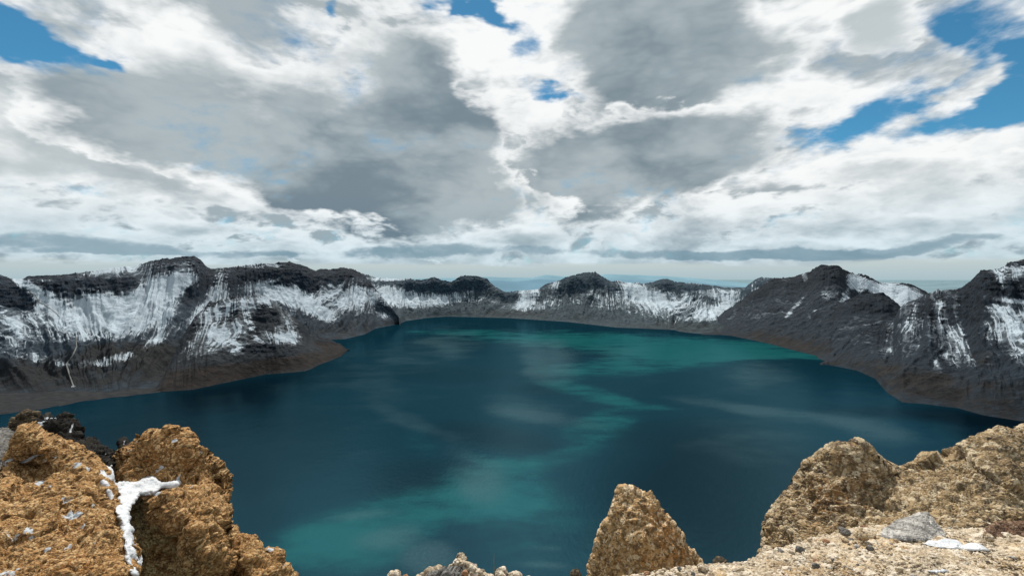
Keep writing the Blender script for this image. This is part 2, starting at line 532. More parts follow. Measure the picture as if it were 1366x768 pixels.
M_left = mountain_material("left wall rock", (0.006, 0.0125, 0.0215), (0.019, 0.031, 0.044), (0.0085, 0.0076, 0.0068), (0.40, 0.47, 0.53))
M_far = mountain_material("far wall rock", (0.015, 0.030, 0.044), (0.031, 0.049, 0.062), (0.022, 0.030, 0.034), (0.44, 0.52, 0.58), 0.8)  # bluer and paler: distance haze baked into the rock colours
M_right = mountain_material("right wall rock", (0.005, 0.0098, 0.016), (0.0115, 0.019, 0.0275), (0.0125, 0.0105, 0.009), (0.40, 0.47, 0.53))
M_prom = mountain_material("promontory rock", (0.005, 0.0095, 0.015), (0.0145, 0.0185, 0.0235), (0.0115, 0.0082, 0.0065), (0.40, 0.47, 0.53))

wall("mountain", "long snowy crater wall with a flat topped peak and a deep snow bowl, behind the left shore",
     [(-260, 350, 2500), (-120, 366, 2700), (0, 367, 2900), (13, 372, 2900), (30, 373, 2950), (37, 369, 2950), (74, 368, 3050), (112, 364, 3150), (146, 358, 3250), (176, 356, 3350),
      (190, 353, 3400), (200, 348.5, 3400), (230, 344, 3450), (259, 342, 3500), (267, 346, 3520), (274, 355, 3560), (281, 359, 3600), (305, 357, 3800),
      (325, 355, 4000), (345, 352, 4200), (366, 352, 4350), (375, 350, 4400), (388, 350, 4500), (403, 355, 4600), (415, 359, 4700), (421, 361.5, 4800), (428, 359, 4900), (440, 359.5, 5000),
      (457, 357, 5150), (470, 359, 5300), (480, 364, 5350), (488, 370, 5300), (500, 384, 5200), (512, 398, 5080), (524, 413, 4980), (536, 428, 4900)],
     [(-260, 560), (-160, 540), (0, 529), (60, 527), (152, 526), (203, 521), (257, 512), (300, 480), (350, 464), (400, 456), (440, 453), (460, 452), (486, 446), (501, 438), (535, 431.5), (537, 430.5), (545, 430)],
     -250, 534, M_left, seed=3, fans=[(140, 110, 0.55), (300, 60, -0.3)], snow_base=(-0.05, 0.14), belly=0.42, nf=190, snow_gain=1.35,
     snow=[(165, 425, 64, 22, 0, 0.24), (215, 412, 40, 22, -20, 0.2), (85, 418, 60, 30, 20, 0.2), (228, 378, 42, 16, -15, 0.55), (195, 398, 50, 20, -25, 0.55), (150, 412, 40, 24, 0, 0.40), (120, 402, 28, 22, 30, 0.42), (60, 398, 32, 12, 42, 0.34), (35, 380, 24, 8, 35, 0.5), (90, 418, 46, 22, 35, 0.22),
           (22, 440, 14, 22, -20, 0.36), (150, 440, 22, 16, 0, 0.16), (205, 430, 40, 12, -28, 0.22), (290, 392, 14, 40, 12, 0.50), (275, 425, 22, 30, 20, 0.25), (340, 384, 18, 14, 0, 0.45), (375, 388, 34, 16, 15, 0.42),
           (405, 402, 36, 12, 25, 0.45), (432, 420, 22, 9, 20, 0.45), (455, 398, 34, 14, 20, 0.45), (490, 392, 30, 12, 15, 0.42), (150, 360, 40, 4, -8, 0.35), (232, 352, 30, 5, -5, 0.22), (350, 355, 28, 4, 0, 0.4), (60, 374, 16, 3, 0, 0.3),
           (160, 476, 26, 8, -14, 0.52), (128, 484, 20, 5, 10, 0.40), (95, 487, 26, 5, 0, 0.36), (50, 478, 40, 6, 10, 0.35), (205, 455, 20, 8, -30, 0.3), (10, 490, 26, 8, 10, 0.16), (130, 465, 70, 8, 0, -0.3), (60, 505, 120, 14, 0, -0.25), (240, 470, 50, 22, -30, -0.25), (230, 440, 60, 8, -32, 0.18), (246, 415, 12, 26, 20, -0.3)],
     cliffs=[(148, 386, 50, 15, -2, 0.9), (72, 383, 22, 9, 12, 0.9), (15, 400, 26, 14, 10, 0.9), (230, 350, 34, 8, -5, 0.5), (254, 400, 10, 24, 25, 0.6), (268, 362, 14, 16, 0, 0.8), (300, 372, 22, 14, 0, 0.9), (345, 366, 28, 11, 0, 0.9),
             (375, 382, 14, 5, 0, 0.7), (393, 366, 14, 12, 0, 0.8), (408, 380, 18, 10, 20, 0.7), (440, 366, 30, 7, 0, 0.9), (470, 364, 30, 6, 8, 0.9), (505, 382, 30, 6, 0, 0.8)],
     vegs=[(170, 468, 70, 16, 0, 0.7), (60, 495, 110, 24, 0, 0.45), (240, 490, 60, 26, 0, 0.5)])

wall("mountain", "distant snow streaked crater wall closing the far end of the lake",
     [(440, 375, 5800), (470, 368, 5900), (484, 365, 6000), (501, 370.5, 6100), (518, 372, 6200), (548, 372, 6350), (562, 374, 6400), (580, 369.5, 6450), (589, 374, 6500), (602, 376, 6550), (612, 370, 6600), (619, 367.5, 6650), (636, 368.5, 6700), (650, 372, 6700),
      (660, 382, 6650), (674, 390, 6600), (690, 388, 6550), (718, 386, 6500), (728, 379, 6400), (741, 376, 6350), (755, 370, 6300), (778, 364, 6250), (794, 363, 6200), (807, 371.5, 6150),
      (816, 376, 6100), (824, 374, 6050), (833, 377, 6000), (860, 378, 6000), (870, 377, 5950), (877, 374, 5900), (890, 372, 5850), (900, 376, 5800), (926, 378, 5700), (943, 380, 5600), (967, 383, 5500), (994, 384, 5400),
      (1007, 373, 5300), (1016, 369, 5200), (1024, 371, 5100), (1058, 371, 5000), (1100, 372, 4900)],
     [(440, 453), (460, 452), (486, 445.5), (501, 438), (535, 431), (541, 428), (569, 424), (596, 422), (677, 424), (755, 429), (822, 436.6), (860, 438), (900, 440), (906, 442), (926, 444.5), (974, 447), (1021, 456), (1100, 470)],
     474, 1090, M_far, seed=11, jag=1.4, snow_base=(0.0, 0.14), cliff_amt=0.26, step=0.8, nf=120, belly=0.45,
     snow=[(500, 392, 60, 14, 12, 0.42), (480, 400, 30, 10, 10, 0.3), (555, 398, 40, 12, 8, 0.50), (605, 396, 30, 9, -18, 0.45), (520, 372, 34, 2.5, 0, 0.6), (706, 396, 20, 8, -40, 0.65), (742, 380, 7, 6, -30, 0.5), (855, 392, 36, 12, 12, 0.62), (845, 385, 20, 8, 30, 0.4), (890, 400, 40, 12, 0, 0.40),
           (965, 393, 34, 8, 10, 0.48), (1015, 382, 28, 9, 0, 0.30), (960, 415, 44, 10, -12, 0.45), (930, 425, 40, 8, -10, 0.25), (880, 424, 30, 12, 0, 0.30), (800, 410, 16, 14, 30, 0.12), (700, 404, 12, 14, 20, 0.2), (650, 405, 50, 14, 0, -0.15),
           (770, 410, 40, 20, 0, -0.15), (590, 412, 60, 8, 0, -0.1), (820, 425, 40, 10, 0, -0.15)],
     cliffs=[(530, 379, 30, 5, 0, 0.9), (575, 383, 26, 9, 10, 1.0), (600, 380, 24, 9, 0, 0.9), (625, 377, 30, 9, 5, 0.9), (765, 378, 28, 13, 0, 0.9), (790, 372, 20, 9, 0, 0.8), (822, 385, 16, 10, 20, 0.6), (890, 377, 16, 5, 0, 1.0), (930, 384, 28, 5, 0, 0.8), (1010, 378, 16, 8, 0, 0.9), (1040, 378, 20, 8, 0, 0.6), (680, 395, 20, 5, 0, 0.3)],
     vegs=[(690, 416, 44, 8, 0, 0.5), (470, 440, 40, 10, -20, 0.5), (920, 436, 60, 8, 0, 0.4)])

wall("mountain", "dark scree mountain with a square rock summit and snow behind it, on the right shore",
     [(930, 440, 4500), (960, 420, 4600), (985, 402, 4700), (1010, 385, 4750), (1030, 372, 4750), (1058, 369.5, 4600), (1070, 365, 4500), (1082, 362, 4400), (1089, 355.5, 4300), (1099, 353, 4250), (1119, 354.5, 4250), (1124, 358, 4300), (1129, 361, 4350), (1143, 366.5, 4450), (1156, 367, 4550),
      (1173, 377, 4600), (1182, 377.5, 4600), (1190, 376.5, 4600), (1211, 378, 4650), (1227, 384, 4700), (1239, 391, 4700), (1270, 400, 4700), (1330, 410, 4700)],
     [(930, 446), (960, 446.5), (974, 447.5), (1021, 457), (1055, 466), (1095, 476), (1106, 483), (1160, 492), (1250, 505), (1330, 515)],
     936, 1320, M_right, seed=23, shear=0.5, jag=1.5, snow_base=(-0.30, -0.12), cliff_amt=0.12, belly=0.22, gully=0.3, step=0.8,
     snow=[(1140, 376, 16, 12, 45, 0.95), (1170, 386, 30, 9, 30, 1.0), (1205, 385, 34, 7, 18, 0.85), (1190, 398, 22, 9, 40, 0.8), (1074, 371, 5, 9, -10, 0.75), (1127, 397, 6, 13, 20, 0.6), (1050, 374, 20, 2.5, 0, 0.45), (1060, 410, 26, 2.5, -48, 0.4), (1105, 392, 12, 8, 0, 0.25), (1104, 353.5, 18, 2, 0, 0.35), (1215, 400, 20, 8, 40, 0.8), (1156, 378, 20, 6, 30, 0.6)],
     cliffs=[(1103, 364, 20, 10, 0, 1.0), (1060, 376, 24, 5, 0, 0.7), (1030, 378, 14, 6, 0, 0.5), (1175, 378, 10, 2.5, 15, 0.5), (1205, 380, 16, 2, 10, 0.4)],
     vegs=[(1050, 458, 50, 9, 12, 0.35)])

wall("mountain", "low dark spur with a rounded top standing before the scree mountain on the right shore",
     [(1085, 470, 3150), (1105, 428, 3350), (1117, 408, 3400), (1126, 401, 3400), (1140, 396, 3380), (1160, 391.5, 3350), (1177, 390.5, 3300), (1185, 395, 3250), (1196, 404, 3200), (1206, 414, 3150), (1225, 430, 3100), (1250, 445, 3050)],
     [(1085, 475), (1106, 484), (1160, 496), (1250, 510)],
     1090, 1246, M_right, seed=31, shear=0.5, snow_base=(-0.35, -0.2), cliff_amt=0.10, belly=0.15, gully=0.35, step=0.8, nf=110, nb=24, back=500,
     snow=[(1128, 402, 5, 7, 20, 0.3)], cliffs=[(1175, 405, 26, 14, 0, 0.5)], vegs=[(1150, 430, 40, 8, -10, 0.3)])

wall("mountain", "steep near crater wall with snow filled chutes and reddish foot, at the right edge of the lake",
     [(1090, 486, 2640), (1106, 480, 2700), (1120, 468, 2750), (1140, 448, 2800), (1156, 436, 2830), (1180, 431, 2830), (1192, 426, 2820), (1200, 411, 2800), (1207, 405, 2780), (1227, 397.5, 2740), (1240, 391, 2700), (1255, 387.5, 2650), (1268, 387, 2600), (1282, 384, 2560), (1295, 376, 2500),
      (1304, 367, 2460), (1312, 361.5, 2430), (1332, 358.5, 2380), (1342, 353, 2350), (1349, 349, 2330), (1358, 349, 2310), (1366, 346.5, 2300), (1420, 338, 2200), (1520, 345, 2050), (1640, 350, 1900)],
     [(1090, 486.2), (1106, 486.5), (1143, 494), (1167, 504.5), (1183, 523), (1204, 536.6), (1227, 538), (1278, 544), (1312, 553.6), (1366, 562), (1450, 580), (1640, 625)],
     1094, 1610, M_right, seed=41, jag=1.5, fans=[(1260, 110, -0.8)], snow_base=(-0.28, 0.12), cliff_amt=0.18, belly=0.25, gully=1.15, step=0.8, nf=190,
     snow=[(1350, 362, 26, 8, 0, 0.55), (1335, 375, 14, 10, 60, 0.42), (1350, 401, 24, 3, 5, 0.5), (1345, 430, 16, 34, -10, 0.46), (1358, 460, 12, 34, -12, 0.40), (1330, 412, 18, 8, 0, 0.3), (1330, 440, 12, 26, -30, 0.30), (1372, 430, 16, 40, 0, 0.4),
           (1286, 470, 10, 34, -28, 0.52), (1270, 480, 9, 22, -30, 0.42), (1250, 492, 8, 14, -20, 0.36), (1258, 432, 9, 22, -12, 0.40), (1275, 410, 5, 18, 0, 0.28), (1256, 406, 10, 5, 0, 0.42), (1228, 520, 16, 20, 0, 0.18), (1282, 442, 4, 18, 0, 0.22), (1290, 400, 24, 12, 0, 0.12), (1225, 425, 12, 12, 0, 0.15), (1210, 410, 20, 8, 0, 0.1)],
     cliffs=[(1330, 368, 20, 6, -20, 0.8), (1300, 390, 40, 14, -15, 0.6), (1300, 430, 20, 24, 0, 0.5), (1240, 420, 30, 24, 0, 0.5), (1360, 390, 30, 8, 0, 0.5)],
     vegs=[(1310, 465, 22, 22, -40, 0.6), (1185, 455, 60, 10, -20, 0.40), (1220, 505, 60, 20, 20, 0.5), (1320, 520, 60, 24, 10, 0.2)])

wall("promontory", "blunt snow mottled headland with brown foot reaching into the lake from the left shore",
     [(205, 522.5, 1990), (216, 505, 2080), (230, 478, 2230), (246, 445, 2440), (262, 420, 2590), (280, 404, 2700), (300, 399, 2740), (316, 396, 2760), (332, 394.5, 2760), (345, 394, 2770), (352, 396, 2780), (372, 408, 2830), (388, 420, 2880), (403, 432, 2920), (413, 445, 2960), (426, 449, 3010), (440, 452.5, 3060), (455, 459.5, 3110), (463, 466, 3130), (468, 467, 3130)],
     [(205, 523), (257, 519.5), (321, 506), (355, 499), (390, 496.5), (408, 494.5), (416, 491.5), (424, 487), (440, 481), (455, 475), (463, 467.5), (468, 467)],
     206, 466, M_prom, seed=53, fans=[(330, 80, -0.9)], snow_base=(-0.16, 0.16), cliff_amt=0.10, belly=0.05, gully=0.9, step=0.6, nf=150, back=400, nb=30,
     snow=[(300, 412, 24, 12, -20, 0.35), (335, 405, 24, 10, 0, 0.34), (355, 402, 14, 6, 30, 0.3), (365, 452, 26, 8, -5, 0.48), (385, 450, 10, 6, 0, 0.4), (300, 440, 26, 10, -10, 0.22), (318, 468, 16, 12, -50, 0.40), (290, 450, 16, 12, 0, 0.3), (335, 484, 14, 4, 40, 0.25), (275, 430, 16, 20, 0, 0.28),
           (380, 480, 80, 14, -5, -0.5), (270, 495, 60, 18, 0, -0.3), (355, 425, 16, 14, 0, -0.25), (430, 465, 30, 14, 0, -0.3)],
     cliffs=[(355, 425, 18, 16, 0, 0.8), (345, 470, 34, 10, -8, 0.7), (385, 475, 30, 10, 0, 0.6), (300, 430, 20, 8, -20, 0.4), (405, 440, 10, 10, 30, 0.5)],
     vegs=[(400, 480, 50, 10, -8, 0.7), (440, 462, 26, 8, 25, 0.8), (300, 498, 60, 12, -10, 0.55), (250, 500, 40, 20, 0, 0.5)])

# ---- far plateau and hazy ranges beyond the crater, air haze put into their colours
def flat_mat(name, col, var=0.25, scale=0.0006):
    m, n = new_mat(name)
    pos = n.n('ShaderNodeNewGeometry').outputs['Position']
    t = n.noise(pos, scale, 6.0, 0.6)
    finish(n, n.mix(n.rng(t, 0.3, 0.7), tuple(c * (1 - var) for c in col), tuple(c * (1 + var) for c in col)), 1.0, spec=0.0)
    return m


def ground_sheet():
    a = np.linspace(-math.pi, math.pi, 181)
    r = np.array([0, 1500, 4000, 7400, 8500, 10000, 14000, 20000, 30000, 50000, 90000, 160000, 250000.0])
    A, R = np.meshgrid(a, r)
    X, Y = R * np.sin(A), R * np.cos(A) + 2800
    Z = np.where(R < 7000, -140.0, 40.0) + 60 * fbm(np.stack([X / 5000, Y / 5000, X * 0], -1), 3, 77) * (R > 7400)
    me = make_mesh("ground", np.stack([X, Y, Z], -1).reshape(-1, 3), grid_faces(len(r), len(a)))
    link("ground", me, flat_mat("far lowland", (0.15, 0.22, 0.25)), "hazy blue lowland spreading to the horizon beyond the crater", "ground", kind='structure')


ground_sheet()


def far_range(name, label, pts, depth, col, seed, thick=3000):
    p = np.array(pts, float)
    xs = np.arange(p[0, 0], p[-1, 0], 2.0)
    ys = np.interp(xs, p[:, 0], p[:, 1])
    rows = []
    top = at(xs, ys, depth)
    jag = 0.004 * depth * fbm(np.stack([xs / 25, xs * 0, xs * 0 + seed], -1), 4, seed) * 0.25
    for t in np.linspace(-1, 1, 15):
        q = top.copy()
        q[:, 1] += t * thick
        q[:, 0] += t * thick * (q[:, 0] / depth)
        k = 1 - abs(t) ** 1.2
        n = 30 * fbm(np.stack([q[:, 0] / 900, q[:, 1] / 900, xs * 0], -1), 3, seed + 2) * (abs(t) > 0.05)
        q[:, 2] = 40 + (top[:, 2] + jag - 40) * k + n * k
        rows.append(q)
    V = np.stack(rows)
    me = make_mesh(name, V.reshape(-1, 3), grid_faces(V.shape[0], V.shape[1]))
    link(name, me, flat_mat(name + " haze", col, 0.10), label, "hills", kind='structure')


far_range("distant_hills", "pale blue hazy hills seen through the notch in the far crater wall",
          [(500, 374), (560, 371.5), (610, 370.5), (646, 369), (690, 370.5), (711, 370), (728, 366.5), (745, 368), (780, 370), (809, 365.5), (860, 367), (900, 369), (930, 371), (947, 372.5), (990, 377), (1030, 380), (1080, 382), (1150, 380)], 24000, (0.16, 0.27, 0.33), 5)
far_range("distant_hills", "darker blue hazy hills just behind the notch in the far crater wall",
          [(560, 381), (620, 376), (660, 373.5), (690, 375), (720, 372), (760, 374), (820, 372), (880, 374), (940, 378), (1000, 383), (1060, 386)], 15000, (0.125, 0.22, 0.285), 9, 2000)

# ---- lake
def lake():
    xs = np.linspace(-900, 2266, 640)
    ys = 372 + np.concatenate([np.linspace(24, 110, 150), np.linspace(111, 900, 190)])
    PX, PY = np.meshgrid(xs, ys)
    P = on_plane(PX, PY)
    # ragged cloud-break patches where the sun reaches the water, that light painted into its colour as turquoise
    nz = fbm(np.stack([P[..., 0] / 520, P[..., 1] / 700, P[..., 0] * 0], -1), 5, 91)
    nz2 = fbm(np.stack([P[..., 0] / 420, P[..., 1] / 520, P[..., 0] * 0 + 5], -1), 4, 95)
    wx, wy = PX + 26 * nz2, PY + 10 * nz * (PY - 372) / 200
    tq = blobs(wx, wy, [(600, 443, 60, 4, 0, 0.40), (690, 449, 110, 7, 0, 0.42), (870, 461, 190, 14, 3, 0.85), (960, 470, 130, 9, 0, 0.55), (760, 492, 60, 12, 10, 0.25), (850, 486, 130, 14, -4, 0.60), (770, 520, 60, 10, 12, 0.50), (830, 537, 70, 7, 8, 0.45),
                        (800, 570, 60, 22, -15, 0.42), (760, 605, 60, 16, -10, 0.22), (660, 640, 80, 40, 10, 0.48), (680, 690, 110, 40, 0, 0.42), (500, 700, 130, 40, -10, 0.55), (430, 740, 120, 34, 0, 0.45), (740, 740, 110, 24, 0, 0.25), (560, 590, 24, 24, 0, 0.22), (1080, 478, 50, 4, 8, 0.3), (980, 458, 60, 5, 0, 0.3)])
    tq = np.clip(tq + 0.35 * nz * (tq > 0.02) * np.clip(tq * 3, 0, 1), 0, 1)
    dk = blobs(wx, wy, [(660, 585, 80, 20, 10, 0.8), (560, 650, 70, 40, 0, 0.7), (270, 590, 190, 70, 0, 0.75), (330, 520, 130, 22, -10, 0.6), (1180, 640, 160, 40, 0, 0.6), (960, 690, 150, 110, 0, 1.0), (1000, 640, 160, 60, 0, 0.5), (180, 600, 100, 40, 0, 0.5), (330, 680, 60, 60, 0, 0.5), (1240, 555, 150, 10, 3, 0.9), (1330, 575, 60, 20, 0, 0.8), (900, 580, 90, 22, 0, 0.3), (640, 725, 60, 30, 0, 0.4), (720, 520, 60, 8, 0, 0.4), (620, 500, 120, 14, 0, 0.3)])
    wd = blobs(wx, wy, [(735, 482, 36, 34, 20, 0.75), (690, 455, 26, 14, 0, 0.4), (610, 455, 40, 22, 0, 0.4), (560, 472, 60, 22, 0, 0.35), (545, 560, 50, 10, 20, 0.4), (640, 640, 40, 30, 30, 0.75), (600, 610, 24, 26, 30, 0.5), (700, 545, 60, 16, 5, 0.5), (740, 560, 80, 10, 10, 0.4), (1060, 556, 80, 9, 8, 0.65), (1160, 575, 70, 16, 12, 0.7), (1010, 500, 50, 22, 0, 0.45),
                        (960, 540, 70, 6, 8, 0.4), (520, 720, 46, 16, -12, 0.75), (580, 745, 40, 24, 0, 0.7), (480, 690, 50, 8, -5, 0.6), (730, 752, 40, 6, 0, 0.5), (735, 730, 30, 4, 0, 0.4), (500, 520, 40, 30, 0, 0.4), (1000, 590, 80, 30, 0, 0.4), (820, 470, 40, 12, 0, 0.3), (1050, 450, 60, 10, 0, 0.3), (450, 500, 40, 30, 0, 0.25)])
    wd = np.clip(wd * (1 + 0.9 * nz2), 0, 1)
    me = make_mesh("lake", P.reshape(-1, 3), grid_faces(*PX.shape), attrs={'turq': tq.ravel(), 'deep': np.clip(dk, 0, 1).ravel(), 'sheen_wind': wd.ravel()})
    m, n = new_mat("lake water")
    pos = n.n('ShaderNodeNewGeometry').outputs['Position']
    T, Dp, Wd = (n.attr(a).outputs['Fac'] for a in ('turq', 'deep', 'sheen_wind'))
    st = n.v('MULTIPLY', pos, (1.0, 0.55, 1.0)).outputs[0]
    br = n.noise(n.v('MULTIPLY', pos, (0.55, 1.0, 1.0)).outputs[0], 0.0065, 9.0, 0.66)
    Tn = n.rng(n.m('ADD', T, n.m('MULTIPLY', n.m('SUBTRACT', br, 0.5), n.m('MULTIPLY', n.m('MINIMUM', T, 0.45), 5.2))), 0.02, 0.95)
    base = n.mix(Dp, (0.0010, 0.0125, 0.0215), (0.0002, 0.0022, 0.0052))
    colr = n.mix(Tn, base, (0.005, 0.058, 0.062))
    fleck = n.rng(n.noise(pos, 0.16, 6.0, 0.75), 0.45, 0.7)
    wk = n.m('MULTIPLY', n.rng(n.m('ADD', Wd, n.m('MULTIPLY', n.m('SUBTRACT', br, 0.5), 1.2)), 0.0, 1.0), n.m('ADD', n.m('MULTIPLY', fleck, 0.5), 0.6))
    colr = n.mix(n.m('MULTIPLY', wk, 0.62), colr, (0.045, 0.078, 0.086))  # pale cloud-reflection sheen and wind streaks, painted into the water colour
    w1 = n.noise(n.v('MULTIPLY', pos, (1.0, 0.7, 1.0)).outputs[0], 0.09, 7.0, 0.65)
    w2_ = n.noise(pos, 0.012, 4.0, 0.55)
    hgt = n.m('ADD', n.m('MULTIPLY', w1, 1.0), n.m('MULTIPLY', w2_, 1.2))
    bmp = n.n('ShaderNodeBump', {'Height': hgt, 'Strength': 0.9, 'Distance': 0.7}).outputs[0]
    body = n.n('ShaderNodeBsdfDiffuse', {'Color': colr, 'Normal': bmp})
    skin = n.n('ShaderNodeBsdfAnisotropic', {'Color': (0.28, 0.66, 0.80, 1), 'Roughness': 0.10, 'Normal': bmp})
    fr = n.m('MULTIPLY', n.n('ShaderNodeFresnel', {'IOR': 1.33}).outputs[0], 0.11)
    mx = n.n('ShaderNodeMixShader', {0: fr, 1: body.outputs[0], 2: skin.outputs[0]})
    n.n('ShaderNodeOutputMaterial', {'Surface': mx.outputs[0]})
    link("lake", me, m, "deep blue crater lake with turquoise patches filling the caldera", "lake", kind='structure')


lake()

# ---- pebble beach, path, hut on the left shore
def beach():
    xs = np.linspace(-200, 214, 160)
    wl = np.interp(xs, [-200, 0, 30, 54, 100, 128, 152, 203, 214], [562, 553, 550, 546, 537, 533, 530, 524, 523])
    tl = np.interp(xs, [-200, 0, 60, 152, 203, 214], [538, 524, 523, 522, 519, 521])
    ts = np.linspace(-0.1, 1, 14)
    V = []
    for t in ts:
        q = on_plane(xs, wl + (tl - wl) * t)
        q[:, 2] = 8 * t - 0.2 + 0.8 * perlin(q / 40.0, 5)
        V.append(q)
    V = np.stack(V)
    me = make_mesh("beach", V.reshape(-1, 3), grid_faces(len(ts), len(xs)))
    m, n = new_mat("beach gravel")
    pos = n.n('ShaderNodeNewGeometry').outputs['Position']
    t = n.noise(n.v('MULTIPLY', pos, (1, 1.6, 1)).outputs[0], 0.03, 8.0, 0.6)
    finish(n, n.mix(n.rng(t, 0.3, 0.7), (0.007, 0.008, 0.010), (0.022, 0.023, 0.025)), 0.9, spec=0.1)
    link("beach", me, m, "narrow grey gravel beach at the foot of the left crater wall", "beach", kind='structure')


beach()


def surface_point(px, py, lift=0.6):
    """where the sight line through a photo point meets the terrain"""
    d = ray(px, py)
    d = d / np.linalg.norm(d)
    ok, loc, nrm, i, ob, mt = SC.ray_cast(bpy.context.view_layer.depsgraph, Vector(EYE), Vector(d))
    p = np.array(loc) if ok else on_plane(px, py, 60.0)
    p[2] += lift
    return p


bpy.context.view_layer.update()
_dg = bpy.context.evaluated_depsgraph_get()


def ribbon(name, pts, width, mat, label, cat):
    d = []
    for (x0, y0), (x1, y1) in zip(pts[:-1], pts[1:]):
        for t in np.linspace(0, 1, 9)[:-1]:
            d.append((x0 + (x1 - x0) * t, y0 + (y1 - y0) * t))
    d.append(pts[-1])
    C_ = np.array([surface_point(x, y, 1.6) for x, y in d])
    T_ = np.gradient(C_, axis=0)
    S_ = np.cross(T_, (0, 0, 1.0))
    S_ /= np.linalg.norm(S_, axis=1, keepdims=True) + 1e-9
    V = np.concatenate([np.stack([C_ - S_ * width / 2, C_ + S_ * width / 2], 1).reshape(-1, 3),
                        np.stack([C_ - S_ * width / 2, C_ + S_ * width / 2], 1).reshape(-1, 3) - (0, 0, 4.0)])
    n = len(C_)
    F = []
    for i in range(n - 1):
        a = 2 * i
        b = a + 2 * n
        F += [(a, a + 1, a + 3, a + 2), (a + 1, b + 1, b + 3, a + 3), (b, a, a + 2, b + 2)]
    me = make_mesh(name, V, np.array(F), False)
    link(name, me, mat, label, cat, kind='structure')


M_path, n_ = new_mat("trodden path")
finish(n_, n_.mix(n_.noise(n_.n('ShaderNodeNewGeometry').outputs['Position'], 0.2, 4.0), (0.11, 0.11, 0.11), (0.20, 0.20, 0.195)), 0.95, spec=0.1)
ribbon("path", [(101, 449), (102, 462), (97, 474), (91, 482), (88.5, 486), (91, 494), (95, 506), (98, 515)], 5.0, M_path, "thin pale track zigzagging down the left slope to the hut above the beach", "path")
ribbon("path", [(36, 386), (42, 391), (47, 393), (52, 403), (59, 406), (66, 411), (74, 417), (79, 422)], 4.0, n_ and M_path, "faint wavering footpath climbing through the snow at the upper left", "path")


def hut():
    p = surface_point(98, 516, 0)
    root = link("hut", None, None, "tiny white hut with a grey pitched roof at the lower end of the zigzag track", "hut", loc=p)
    w, d, h, r = 5.5, 4.0, 3.6, 6.0
    V = [(-w, -d, -3), (w, -d, -3), (w, d, -3), (-w, d, -3), (-w, -d, h), (w, -d, h), (w, d, h), (-w, d, h)]
    F = [(0, 1, 5, 4), (1, 2, 6, 5), (2, 3, 7, 6), (3, 0, 4, 7)]
    m, n = new_mat("white render")
    finish(n, n.mix(n.noise(n.n('ShaderNodeNewGeometry').outputs['Position'], 0.5, 4.0), (0.5, 0.5, 0.5), (0.72, 0.72, 0.70)), 0.8)
    V += [(-w, 0, r), (w, 0, r)]
    F2 = [(4, 8, 7, 7), (5, 6, 9, 9)]
    me = bpy.data.meshes.new("wall")
    me.from_pydata(V, [], F + [(4, 8, 7), (5, 6, 9)])
    link("wall", me, m, parent=root)
    m, n = new_mat("hut roof")
    finish(n, n.mix(n.noise(n.n('ShaderNodeNewGeometry').outputs['Position'], 0.8, 4.0), (0.22, 0.23, 0.24), (0.4, 0.4, 0.41)), 0.7)
    e = 0.7
    me = bpy.data.meshes.new("roof")
    t = 0.25
    V = [(-w - e, -d - e, h - .6), (w + e, -d - e, h - .6), (w + e, 0, r + .1), (-w - e, 0, r + .1), (w + e, d + e, h - .6), (-w - e, d + e, h - .6)]
    V += [(x, y, z + t) for x, y, z in V]
    me.from_pydata(V, [], [(0, 3, 2, 1), (3, 5, 4, 2), (6, 7, 8, 9), (9, 8, 10, 11), (0, 1, 7, 6), (4, 5, 11, 10), (1, 2, 8, 7), (2, 4, 10, 8), (0, 6, 9, 3), (3, 9, 11, 5)])
    link("roof", me, m, parent=root)
    m, n = new_mat("hut door")
    finish(n, n.mix(n.noise(n.n('ShaderNodeNewGeometry').outputs['Position'], 2.0, 4.0), (0.05, 0.045, 0.04), (0.1, 0.09, 0.08)), 0.7)
    me = bpy.data.meshes.new("door")
    me.from_pydata([(-.6, -d - .05, -0.5), (.6, -d - .05, -0.5), (.6, -d - .05, 2.0), (-.6, -d - .05, 2.0)], [], [(0, 1, 2, 3)])
    link("door", me, m, parent=root)


hut()
